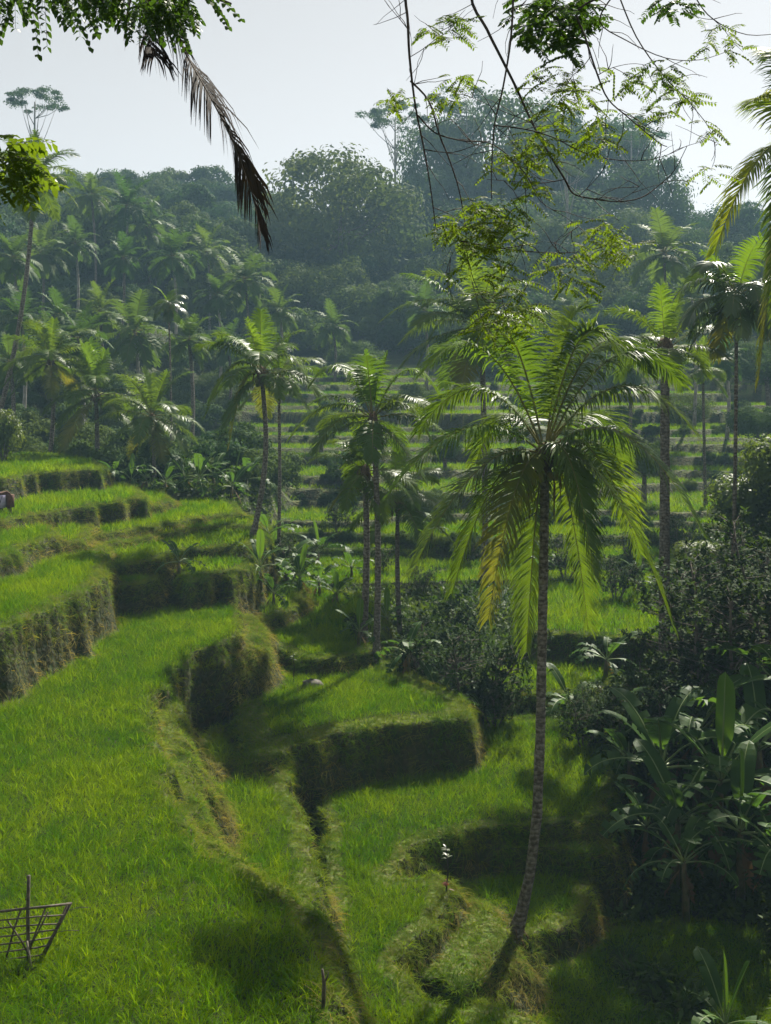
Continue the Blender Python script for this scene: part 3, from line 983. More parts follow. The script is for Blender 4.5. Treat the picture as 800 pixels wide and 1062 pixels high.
for row in [
    ('hazy palm against the sky left, with round crown above the forest', 95, 203, 112, 3.9, 0, 4),
    ('dark palm silhouette against the sky right of the round one', 132, 214, 118, 4.4, 1, -5),
    ('hazy palm with shorter fronds sticking out at the skyline dip', 152, 236, 120, 3.6, 2, 3),
    ('pale sunlit palm in the hazy left wood below the skyline dip', 179, 266, 104, 3.8, 3, 3),
    ('palm with a silvery crown in the hazy wood left of the big dome tree', 254, 290, 100, 3.7, 4, 4),
    ('palm with spreading crown in the middle of the left wood', 61, 328, 80, 3.1, 5, 2),
    ('palm just right of the spreading one in the left wood', 104, 322, 84, 2.9, 6, -2),
    ('palm with pale drooping fronds above the bushy young palm', 140, 344, 78, 3.3, 7, 2),
    ('palm near the left edge behind the long bare trunk', 14, 268, 88, 3.4, 8, 2),
    ('low palm half hidden in shade at the left edge', 22, 330, 74, 2.6, 9, 2),
    ('hazy palm in the left wood below the dark silhouette palm', 128, 268, 100, 3.3, 10, -3),
    ('small palm beneath the silvery crown, above the stepped fields', 290, 322, 96, 3.0, 11, 2),
    ('tall hazy palm with drooping crown on the right hillside', 689, 262, 92, 3.9, 12, -2),
    ('hazy palm below the drooping one on the right hillside', 718, 312, 86, 2.9, 13, 2),
    ('hazy palm at centre between the big dome tree and twigs', 440, 322, 100, 3.0, 14, 2),
    ('hazy palm standing behind the twig leaves right of centre', 590, 318, 104, 3.2, 15, 2),
    ('hazy palm in shadow at the foot of the big dome tree', 345, 338, 106, 3.0, 16, 2),
    ('palm low in the left wood beside the slim areca', 196, 352, 72, 2.6, 18, 2),
    ('palm in the left wood above the bushy young palm', 82, 352, 68, 2.6, 19, 2),
    ('palm at the left edge of the wood above the hedge bush', 10, 376, 64, 2.5, 20, 1),
    ('palm high in the left wood under the skyline palms', 78, 252, 104, 3.3, 21, 2),
    ('palm high in the left wood right of the leaning trunk', 44, 262, 100, 3.2, 22, -2),
    ('palm between the pale sunlit one and the silvery crown', 226, 306, 96, 2.9, 23, 2),
    ('hazy palm on the far steps behind the leaning pale palm', 236, 356, 92, 2.6, 24, 2),
    ('palm on the far steps right of the small dead leaved palm', 752, 372, 80, 2.6, 25, 2),
    ('palm on the far steps left of the thick trunk palm', 650, 380, 78, 2.5, 26, 2),
    ('faint palm high on the hill left of the silvery crown', 215, 262, 116, 3.4, 17, 2),
]:
    far_palm(*row[:5], row[5], row[6])


# ------------------------------------------------------------------ broadleaf trees
def crown_mesh(name, mat, seed, nl, nlobe, sizes, leaf, flat=0.75, sparse=False):
    """unit crown: radius about 1"""
    r = np.random.default_rng(seed)
    random.seed(seed)
    lobes = []
    for i in range(nlobe):
        v = rvec()
        v.z = v.z * 0.75 + 0.1
        rr = random.uniform(*sizes)
        c = Vector((v.x * (1 - rr), v.y * (1 - rr), v.z * (1 - rr) * flat)) * random.uniform(0.75, 1.05)
        lobes.append((c, rr))
    mb = MB()
    for i in range(nl):
        c, rr = random.choice(lobes)
        v = rvec()
        if v.z < -0.3 and random.random() < 0.6:
            v.z = -v.z
        q = c + Vector((v.x, v.y, v.z * (0.45 if sparse else 0.8))) * rr * random.uniform(0.62, 1.08) * (1 + 0.18 * math.sin(v.x * 9 + i % 7))
        tq = rvec()
        d = tq - v * tq.dot(v) + v * 0.15 + Vector((0, 0, -0.25)) + rvec() * 0.25
        leafquad(mb, q, d, v + rvec() * 0.3, leaf * random.uniform(0.6, 1.4), leaf * 0.55 * random.uniform(0.7, 1.3))
    return mb.mesh(name, [mat]), lobes


# the wood that covers the far hillside as one mass
wood_src = [crown_mesh('wood_canopy', M['understory'], 200 + v, 3200, 16, (0.24, 0.48), 0.11, 0.95)[0] for v in range(4)]
P = candidates(114, 240, 6.5, umax=0.6, jit=0.5)
z, k_ = terrain(P[:, 0], P[:, 1])
m_ = (k_ == 4)
P, z = P[m_], z[m_]
sc_ = rng.uniform(2.4, 6.8, len(P))
scatter('far_wood', 'dense hazy wood covering the far hillside as one mass', np.column_stack([P, z + sc_ * 0.55 + rng.uniform(0, 4.0, len(P)) ** 1.0]), eulers(len(P), 0.1), sc_, np.clip(rng.normal(0.5, 0.3, len(P)), 0, 1), wood_src)
P = candidates(49, 113, 0.5, umax=0.46, jit=0.5)
z, k_ = terrain(P[:, 0], P[:, 1])
m_ = (k_ == 3) & (rng.random(len(P)) < np.clip(0.22 + 0.3 * lowfreq(P, 9, 71), 0.02, 1))
P, z = P[m_], z[m_]
sc_ = rng.uniform(0.35, 0.95, len(P))
scatter('bank_growth', 'low growth covering the banks of the far stepped fields', np.column_stack([P, z]), eulers(len(P), 0.2), sc_, np.clip(rng.normal(0.5, 0.3, len(P)), 0, 1), wood_src)
P = candidates(54, 114, 3.2, umax=0.5, jit=0.5)
z, k_ = terrain(P[:, 0], P[:, 1])
m_ = (k_ == 0)
P, z = P[m_], z[m_]
sc_ = rng.uniform(1.2, 2.8, len(P))
scatter('undergrowth', 'leafy undergrowth beneath the left hillside palms', np.column_stack([P, z + sc_ * 0.4]), eulers(len(P), 0.1), sc_, np.clip(rng.normal(0.5, 0.3, len(P)), 0, 1), wood_src)

BL = []
for v in range(6):
    BL.append(crown_mesh('crown', M['crown_a' if v % 2 else 'crown_b'], 600 + v, 13000, 34, (0.16, 0.40), 0.052, 0.9))
SP = [crown_mesh('crown', M['crown_a'], 650 + v, 4200, 30, (0.10, 0.24), 0.05, 0.5, True) for v in range(3)]


def tree(label, px, top_py, wpx, Y, k, sparse=False, name='broadleaf_tree', group='hazy trees on the far hillside', tall=0.85, cat='tree', hmin=2.0):
    R = wpx / 2 / F * Y * S * (1.0 if sparse or Y < 50 else 1.3)
    b = on_ground(px, Y)
    top = at(px, top_py, Y) - b
    H = max(top.z, hmin)
    me, lobes = (SP if sparse else BL)[k % (3 if sparse else 6)]
    zs = (0.55 if sparse else tall) * R
    if not sparse:
        zs = min(max(zs, H * (0.62 if Y > 110 else 0.5)), R * 2.3)
    cz = H - zs * (0.45 if sparse else 0.78)
    random.seed(700 + k)
    rz = random.uniform(0, 6.28)
    root = thing(name, label, cat, b, 0, group)
    mb = MB()
    rt = (0.018 * H + 0.12) * (0.45 if sparse else 1)
    lean = Vector((random.uniform(-.04, .04) * H, 0, 0))
    stem = [Vector((0, 0, -0.6)), Vector((0, 0, 0.15 * H)) + lean * .3, Vector((0, 0, cz * 0.7)) + lean, Vector((0, 0, cz)) + lean]
    mb.tube(stem, [rt * 1.4, rt, rt * .75, rt * .4], 7)
    rotm = Matrix.Rotation(rz, 3, 'Z')
    for c, rr in lobes[:12 if sparse else 9]:
        e = rotm @ Vector((c.x * R, c.y * R, c.z * zs)) + Vector((0, 0, cz)) + lean * 0
        s = stem[2].lerp(stem[3], random.uniform(-.4, .8))
        mb.tube([s, s.lerp(e, .5) + Vector((0, 0, -0.06 * R)), e], [rt * .35, rt * .2, rt * .05], 5)
    obj('trunk', mb.mesh('trunk', [M['palebark' if sparse else 'bark']]), root)
    obj('crown', me, root, (0, 0, cz), (0, 0, rz), (R, R, zs if not sparse else R * 0.9))
    return root


for row in [
    ('tree standing among the far right fields left of the round bushes', 668, 452, 44, 62, 47), ('low tree in the open fields behind the smaller middle palm', 452, 508, 40, 60, 48),
    ('low leafy tree at the far end of the valley fields left of centre', 356, 466, 44, 66, 49), ('low leafy tree behind the foreground crown, valley fields', 610, 470, 46, 63, 50),
    ('big dome shaped tree dominating the skyline left of centre', 357, 150, 158, 150, 0),
    ('rounded hazy tree on the skyline left of the big dome', 234, 206, 84, 160, 1),
    ('narrow hazy tree between the rounded tree and the big dome', 292, 192, 62, 172, 2),
    ('hazy tree touching the right shoulder of the big dome', 446, 172, 84, 178, 3),
    ('tall wide hazy tree on the skyline behind the hanging twigs', 520, 88, 130, 190, 4),
    ('pale hazy tree on the skyline right of the tall wide one', 612, 100, 112, 196, 5),
    ('high hazy tree on the skyline between big dome and tall wide tree', 456, 114, 84, 192, 45),
    ('high pale hazy tree on the skyline behind the bare twigs', 566, 92, 92, 198, 46),
    ('hazy tree at the skyline step on the right', 668, 158, 92, 178, 6),
    ('low hazy skyline tree nearest the right edge', 742, 204, 96, 170, 7),
    ('shaded tree below the tall wide hazy one, mid slope', 560, 222, 104, 152, 8),
    ('shaded tree on mid slope right of the big dome', 470, 236, 88, 142, 9),
    ('bluish tree on mid slope behind the drooping hazy palm', 640, 250, 96, 138, 10),
    ('dark tree at the right edge behind the areca palm', 790, 236, 96, 118, 11),
    ('hazy tree on the left skyline under the sparse tree', 42, 212, 84, 150, 12),
    ('hazy tree filling the skyline dip left of the rounded tree', 178, 234, 66, 165, 13),
    ('tree at the left edge beneath the overhanging green leaves', 4, 232, 64, 140, 14),
    ('dark tree below the skyline dip beside the pale sunlit palm', 212, 280, 76, 132, 15),
    ('dark tree under the left half of the big dome', 318, 268, 104, 130, 16),
    ('dark tree under the right half of the big dome', 400, 286, 92, 128, 17),
    ('low dark tree above the stepped fields, behind the tall pale fronds', 520, 302, 96, 126, 18),
    ('low tree above the far right fields behind the thick trunk', 668, 318, 84, 122, 19),
    ('dark tree in the left wood behind the round crowned palm', 108, 254, 74, 132, 20),
    ('dark tree in the left wood behind the spreading palm', 62, 284, 70, 112, 21),
    ('shaded tree behind the low palm at the left edge', 12, 318, 66, 98, 22),
    ('shaded tree behind the slim areca palm on the left', 188, 330, 74, 118, 23),
    ('shaded tree behind the small dead leaved palm at right', 742, 336, 76, 112, 24),
    ('dark tree at the right edge above the round bushes', 798, 346, 72, 92, 25),
    ('low tree behind the crown of the pale leaning palm', 262, 334, 82, 119, 26),
    ('low dark tree beneath the shaded mid slope tree at centre', 450, 316, 84, 121, 27),
    ('hazy tree filling the skyline below the tall wide one, left half', 500, 196, 110, 164, 29),
    ('hazy tree filling the skyline below the pale one, right half', 604, 196, 118, 166, 30),
    ('hazy tree closing the skyline between the twigs and the step', 648, 212, 90, 160, 31),
    ('hazy tree under the low skyline tree at right', 712, 236, 96, 150, 32),
    ('hazy tree left of the shaded mid slope tree', 508, 248, 84, 140, 33),
    ('small dark tree on the far steps left of the pale leaning palm', 222, 384, 40, 97, 34),
    ('small dark tree on the far steps between the two middle palms', 334, 418, 36, 78, 35),
    ('round dark tree on the far steps above the smaller middle palm', 432, 396, 44, 96, 36),
    ('small dark tree on the far steps below the tall pale fronds', 462, 452, 32, 73, 37),
    ('small tree on the far steps behind the foreground crown', 556, 404, 44, 92, 38),
    ('small dark tree on the far steps right of the foreground crown', 642, 420, 40, 80, 39),
    ('dark tree on the far steps between thick trunk and areca', 712, 404, 50, 88, 40),
    ('dark tree on the far steps at the right edge', 786, 414, 56, 76, 41),
    ('dark tree on the top step under the big dome', 372, 352, 56, 108, 42),
    ('dark tree on the top step right of centre', 500, 352, 60, 110, 43),
    ('dark tree on the top step left of the thick trunk palm', 622, 350, 60, 109, 44),
    ('low bluish tree left of the hazy palm behind the twig leaves', 572, 306, 84, 124, 28),
]:
    tree(*row)
for row in [
    ('thin sparse tree rising above the left skyline, see-through crown', 40, 96, 78, 150, 0),
    ('tall sparse tree with lacy crown right of the big dome', 410, 112, 84, 185, 1),
    ('pale slender trunked tree with lacy crown behind the twigs', 480, 96, 80, 188, 2),
    ('slender tree with lacy top at the right skyline step', 655, 128, 84, 180, 1),
    ('slender pale trunked tree on the slope left of the drooping palm', 592, 170, 60, 150, 0),
]:
    tree(*row, sparse=True)
# trees just beyond the right edge; they shade the lower right corner
for label, px, Y, top, w, k in [
    ('dark leafy tree beyond the right edge shading the banana grove', 975, 31, 340, 270, 1),
    ('dark leafy tree beyond the right edge shading the shrubs', 1040, 36, 300, 320, 3),
    ('dark leafy tree beyond the right edge nearest the photographer', 1060, 26, 400, 330, 5),
]:
    tree(label, px, top, w, Y, k, group='shade trees beyond the right edge')


# ------------------------------------------------------------------ shrubs
def shrub_parts(seed, mat, H, spread, ntip, leaf, nstem=4, rosette=9, lw=0.45):
    random.seed(seed)
    st, lf = MB(), MB()
    tips = []
    for s in range(nstem):
        a = 6.283 * s / nstem + random.uniform(-.5, .5)
        p = Vector((math.cos(a) * .12, math.sin(a) * .12, -0.2))
        d = Vector((math.cos(a) * random.uniform(.1, .45), math.sin(a) * random.uniform(.1, .45), 1)).normalized()
        pts = [p.copy()]
        L = H * random.uniform(.65, .95)
        for i in range(7):
            d = (d + rvec() * 0.16).normalized()
            p = p + d * (L / 7)
            pts.append(p.copy())
        st.tube(pts, [0.055 * H / 5 * (1 - 0.8 * i / 7) + .01 for i in range(8)], 5)
        nb = ntip // nstem
        for k in range(nb):
            f = random.uniform(0.22, 1.0)
            i = min(int(f * 7), 6)
            q = pts[i].lerp(pts[i + 1], f * 7 - i)
            v = rvec()
            v.z = abs(v.z) * 0.5 + 0.1
            R = spread * (0.25 + 0.75 * math.sin(min(1, (1.15 - f) * 1.4) * 1.57)) * random.uniform(.3, 1.0)
            e = q + v * R
            st.tube([q, q.lerp(e, .5) + rvec() * .08, e], [.018, .012, .006], 3, cap=False)
            tips.append((e, v))
    for e, v in tips:
        for sub in range(2):
            c = e + rvec() * 0.16 * (sub > 0)
            for j in range(rosette):
                d = rvec() + v * 0.5 + Vector((0, 0, 0.15))
                leafquad(lf, c + rvec() * 0.05, d, Vector((0, 0, 1)) + rvec() * .4, leaf * random.uniform(.7, 1.25), leaf * lw)
    return st.mesh('stem', [M['bark']]), lf.mesh('foliage', [M[mat]])


SH = [shrub_parts(800 + i, 'shrub', 5.0, 1.7, 230, 0.20) for i in range(4)]
SHT = [shrub_parts(820 + i, 'shrub', 8.0, 2.3, 330, 0.22, 5) for i in range(2)]


def shrub(label, px, Y, Hu, k, tallv=False, wide=1.0, name='shrub'):
    b = on_ground(px, Y)
    stm, fol = (SHT if tallv else SH)[k % (2 if tallv else 4)]
    sc = Hu * S / (8.0 if tallv else 5.0) * 0.95
    root = thing(name, label, 'shrub', b, k * 2.1, 'dark glossy leaved shrubs')
    obj('stem', stm, root, (0, 0, 0), (0, 0, 0), (sc * wide, sc * wide, sc))
    obj('foliage', fol, root, (0, 0, 0), (0, 0, 0), (sc * wide, sc * wide, sc))


for row in [
    ('glossy shrub at the left of the dark thicket by the middle palm', 437, 33.6, 3.6, 0),
    ('glossy shrub in the thicket straight behind the foreground trunk, left side', 492, 32.2, 3.7, 1),
    ('low glossy shrub between the thicket and the small green field', 512, 33, 1.9, 2),
    ('shrub at the back of the thicket below the tall pale palm', 466, 36.5, 3.8, 3),
    ('low dark shrub at the right front of the thicket above the terrace corner', 514, 31.6, 1.9, 0),
    ('tall shrub tree with open dark branches near the right edge', 742, 31, 7.4, 0, True, 1.1),
    ('shrub tree at the right edge with shiny rounded leaves', 806, 32.5, 7.2, 1, True, 1.1),
    ('dark shrub right of the small green field', 694, 31.5, 3.8, 2),
    ('low shrub below the small banana by the foreground trunk', 622, 30.8, 2.2, 3),
    ('dark shrub in front of the tall shrub tree, lower left', 700, 29.5, 4.0, 1),
    ('low dark shrub right of the foreground trunk', 648, 29.2, 2.8, 0),
    ('low shrub under the shrub tree at the right edge', 775, 29, 4.2, 3),
    ('shrub behind the open branched shrub tree', 724, 37, 4.6, 2),
    ('tall shrub behind the right edge shrub tree, below the areca', 785, 38, 6.0, 0, True, 1.0),
    ('dark round shrub on the bright field behind the foreground trunk', 588, 48.5, 2.6, 1, False, 1.3),
    ('shrub beside the pale leaning palm among the bananas', 300, 43, 2.5, 0),
    ('low shrub at the foot of the twin trunk palm', 372, 35.3, 1.1, 2),
    ('low shrub on the far edge of the bright field at right', 655, 50, 2.0, 3),
    ('low shrub on the valley fields below the smaller middle palm', 436, 47, 1.5, 1), ('low shrub on the valley fields right of the twin trunk palm', 396, 50, 1.6, 2), ('low shrub on the valley fields under the tall pale palm', 486, 52, 2.0, 3),
    ('dark shrub on the far valley bund behind the middle palm', 350, 56, 2.2, 0), ('dark shrub on the far valley bund behind the tall pale palm', 528, 57, 2.3, 2), ('dark shrub left of the thick palm trunk', 640, 44, 2.4, 1),
    ('dark shrub behind the thick palm trunk', 702, 52, 2.6, 0), ('dark shrub between the foreground trunk and the grove, front', 606, 29.8, 2.0, 1),
]:
    shrub(*row)

BU = [crown_mesh('foliage', M['bush'], 860 + v, 5200, 22, (0.25, 0.5), 0.10, 0.9) for v in range(2)]


def bush(label, px, Y, R, H, k):
    b = on_ground(px, Y)
    root = thing('bush', label, 'bush', b, k)
    mb = MB()
    for i in range(5):
        a = i * 1.3
        mb.tube([Vector((0, 0, -.2)), Vector((math.cos(a) * R * .3, math.sin(a) * R * .3, H * .4)), Vector((math.cos(a) * R * .6, math.sin(a) * R * .6, H * .7))], [.06, .04, .015], 5)
    obj('stem', mb.mesh('stem', [M['bark']]), root)
    obj('foliage', BU[k % 2][0], root, (0, 0, H * .48), (0, 0, k), (R, R, H * .55))


bush('round sunlit bush at the right edge below the areca crown', 772, 45, 2.8, 4.4, 0)
bush('taller rounded bush cut by the right edge, grassy look', 812, 44, 3.2, 5.4, 1)
bush('upright rounded hedge bush at the left edge above the terraces', 4, 50, 1.5, 4.0, 0)
bush('low bush on the right slope beside the thick palm trunk', 722, 46, 1.8, 1.8, 1)


# ------------------------------------------------------------------ bananas
def banana_leaf(seed, el, droop, L, W, torn, mat):
    random.seed(seed)
    mb = MB()
    K = 15
    path = arc((math.cos(rad(el)), 0, math.sin(rad(el))), L, droop, K, random.uniform(-.2, .2))
    rib = MB()
    rib.tube(path, [0.034 * (1 - .8 * i / (K - 1)) for i in range(K)], 5, 0, cap=False)
    y = Vector((0, 1, 0))
    roll = random.uniform(-.35, .35)
    st = []
    for i in range(K):
        t = i / (K - 1)
        T = (path[min(i + 1, K - 1)] - path[max(i - 1, 0)]).normalized()
        sd = (y - T * T.dot(y)).normalized()
        sd = Matrix.Rotation(roll * t, 3, T) @ sd
        up = T.cross(sd) * -1
        if up.z < 0:
            up = -up
        if t < .16:
            w = 0
        else:
            q = (t - .16) / .84
            w = W * (math.sin(min(1, q * 2.2) * 1.57)) * (1 - max(0, (q - .72) / .28) ** 2.2) ** .5 if q < 1 else 0
        st.append((path[i], sd, up, w, T))
    for sgn in (1, -1):
        sag = random.uniform(.15, .5)
        for i in range(2, K - 1):
            gap = torn and random.random() < torn
            a, b_ = st[i], st[i + 1]
            extra = random.uniform(0, 1.1) if gap else 0
            vs = []
            for (p, sd, up, w, T), cut in ((a, 0.16 if gap else 0), (b_, 0.0)):
                for u in (0, .5, 1):
                    vs.append(p + T * (cut * u * .8) + sd * (sgn * w * u * .5) + up * (w * (.24 * u - (sag + extra) * u * u * .5)))
            mb.add(vs, [(0, 1, 4, 3), (1, 2, 5, 4)], 0)
    return mb.mesh('leaf', [M[mat]]), rib.mesh('midrib', [M['midrib']])


BLF = {
    'up': [banana_leaf(901, 84, .25, 2.3, .5, 0, 'banana_bright'), banana_leaf(902, 78, .4, 2.3, .56, 0, 'banana_bright')],
    'mid': [banana_leaf(910 + i, 62 - 4 * i, 1.0 + .15 * i, 2.2, .54, .1 + .12 * i, 'banana') for i in range(4)],
    'low': [banana_leaf(920 + i, 34 - 7 * i, 1.3 + .2 * i, 2.2, .56, .3 + .14 * i, 'banana') for i in range(4)],
}


DEADLEAF = [banana_leaf(931 + i, -55 - 12 * i, .4, 1.5, .3, .5, 'dead_banana') for i in range(2)]


def banana(label, px, Y, Hu, seed, nl=8, stemf=0.45, group='banana plants', up=1, dead=1):
    """Hu total height in layout units"""
    random.seed(seed)
    b = on_ground(px, Y)
    H = Hu * S
    root = thing('banana_plant', label, 'banana plant', b, 0, group)
    hs = H * stemf
    sc = (H - hs) / 2.15
    mb = MB()
    lean = Vector((random.uniform(-.15, .15), random.uniform(-.15, .15), 0)) * hs * .5
    mb.tube([Vector((0, 0, -.3)), lean * .3 + Vector((0, 0, hs * .4)), lean + Vector((0, 0, hs))], [.11 * sc + .02, .09 * sc + .02, .05 * sc + .01], 8)
    obj('pseudostem', mb.mesh('pseudostem', [M['pseudostem']]), root)
    az = random.uniform(0, 6.28)
    for i in range(nl):
        kind = 'up' if i < up else 'mid' if i < up + (nl - up) * .5 else 'low'
        az += 2.4 + random.uniform(-.4, .4)
        lm, rm_ = random.choice(BLF[kind])
        lo = obj('leaf', lm, root, lean + Vector((0, 0, hs * (1 - .05 * i / nl) - .05)), (random.uniform(-.12, .12), random.uniform(-.12, .12), az), sc * random.uniform(.8, 1.12))
        obj('midrib', rm_, lo)
    for i in range(dead):
        az += 2.1
        obj('dead_leaf', DEADLEAF[i % 2][0], root, lean + Vector((0, 0, hs * .92)), (0, 0, az), sc * random.uniform(.7, 1.0))
    return root


BAN = [
    # far row
    ('banana at the left end of the far banana row', 118, 49, 1.8), ('second banana from the left in the far banana row', 136, 50, 2.0), ('banana behind the twin stem palm in the far row', 152, 51, 2.1),
    ('banana right of the twin stem palm in the far row', 172, 50, 1.8), ('banana in the middle of the far banana row', 192, 52, 2.1), ('tall banana right of the middle of the far row', 206, 51, 2.4),
    ('bushy banana toward the right end of the far row', 222, 52, 2.3), ('banana at the right end of the far row, left of the pale palm', 240, 51, 2.4), ('banana just behind the pale leaning palm trunk', 256, 54, 2.3),
    ('banana far behind the thin palm trunk', 282, 52, 2.5), ('banana on the valley fields behind the middle palm', 330, 52, 2.0), ('banana on the valley fields behind the twin trunk', 365, 48, 1.9), ('banana on the valley bund right of the smaller middle palm', 448, 54, 1.9),
    ('banana on the valley field left of the thick trunk', 662, 45, 2.0), ('banana on the valley field behind the foreground trunk', 560, 50, 1.8),
    # clump by the pale palm
    ('banana at the left foot of the clump by the pale palm', 280, 42.5, 2.0), ('banana under the drop right of the stepped left terraces', 270, 38.6, 2.0), ('low banana below the stepped left terraces', 284, 38.2, 1.6), ('bright banana in the middle of the clump by the pale palm', 298, 42, 2.6), ('banana at the front of the clump by the pale palm', 312, 41.2, 1.7),
    ('banana at the right end of the clump by the pale palm', 332, 42, 1.9), ('banana at the back of the clump by the pale palm', 306, 45.5, 2.6), ('low banana left of the twin trunk palm', 350, 40.5, 1.4),
    ('small banana on the big left terrace against the low wall', 186, 35.6, 1.5), ('small banana at the foot of the middle coconut palm', 372, 34.2, 1.4), ('low banana between the middle palm and the thicket', 402, 38, 1.4),
    # thicket
    ('banana in the dark thicket, left front', 424, 32.8, 1.9), ('banana in the dark thicket, centre front', 458, 32.0, 2.0), ('banana in the dark thicket beside the foreground trunk', 500, 31.7, 1.6),
    ('banana with two pale upright leaves right of the foreground trunk', 590, 32.4, 1.9), ('banana behind the pale leaved one near the small field', 628, 36, 2.0),
]
for i, (lab, px, Y, h) in enumerate(BAN):
    banana(lab, px, Y, h, 1000 + i, 8, .32, up=1 if i % 3 == 1 or i == 24 else 0)
GROVE = [
    ('tall banana with a bright upright leaf in the shaded right grove', 742, 25.4, 4.7), ('banana with a dark blade leaf at the left side of the shaded grove', 690, 26.5, 4.2),
    ('banana with pale edged leaves in the middle of the shaded grove', 700, 24.6, 3.7), ('dark banana at the back of the grove under the shrub tree', 722, 28, 4.4),
    ('dark banana at the right edge of the grove, upper', 792, 26.5, 4.6), ('banana leaning over the lower field from the grove', 668, 25.4, 2.4),
    ('dark banana between the bright leaf and the right edge', 768, 24.0, 3.7), ('dark banana at the right edge, lower', 806, 22.8, 3.3),
    ('low dark banana at the front of the grove', 712, 23.2, 2.8), ('dark banana at the back left corner of the grove', 654, 28, 2.6), ('dark banana cut by the right edge at back', 818, 29, 5.0),
]
for i, (lab, px, Y, h) in enumerate(GROVE):
    banana(lab, px, Y, h, 1100 + i, 10, .46, 'banana plants in the shaded grove', up=1 if i in (0, 6) else 0, dead=3)
banana('young banana with pale ribbed leaves at the bottom right corner', 752, 19.2, 1.35, 1200, 6, .12, up=2)


# ------------------------------------------------------------------ overhanging branches (real trees just outside the frame)
def pinnate(mb, p, d, L, npair, ll, lw, mi=0, rmi=1):
    d = d.normalized()
    path = [p]
    for i in range(5):
        d = (d + Vector((0, 0, -.12))).normalized()
        path.append(path[-1] + d * L / 5)
    mb.tube(path, .0016, 3, rmi, cap=False)
    sd = d.cross(Vector((0, 0, 1)) + rvec() * .5).normalized()
    for i in range(npair):
        t = .12 + .88 * i / (npair - 1)
        f = t * 5
        j = min(int(f), 4)
        c = path[j].lerp(path[j + 1], f - j)
        T = (path[j + 1] - path[j]).normalized()
        for sg in (1, -1):
            dd = T * .45 + sd * sg + Vector((0, 0, -.25)) + rvec() * .15
            leafquad(mb, c, dd, Vector((0, 0, 1)) + rvec() * .3, ll * random.uniform(.8, 1.15) * (1 - .35 * abs(t - .5)), lw)


def px_path(pts, Y, dy=0.0, sub=4):
    """pixels along a limb -> smooth metres path; depth drifts by dy (units)"""
    n = len(pts)
    P = [at(q[0], q[1], Y + dy * i / (n - 1) + 0.05 * math.sin(i * 1.7)) for i, q in enumerate(pts)]
    out = []
    for i in range(n - 1):
        p0, p1, p2, p3 = P[max(i - 1, 0)], P[i], P[i + 1], P[min(i + 2, n - 1)]
        for s_ in range(sub):
            t = s_ / sub
            out.append(0.5 * ((2 * p1) + (p2 - p0) * t + (2 * p0 - 5 * p1 + 4 * p2 - p3) * t * t + (3 * p1 - p0 - 3 * p2 + p3) * t ** 3))
    out.append(P[-1])
    return out


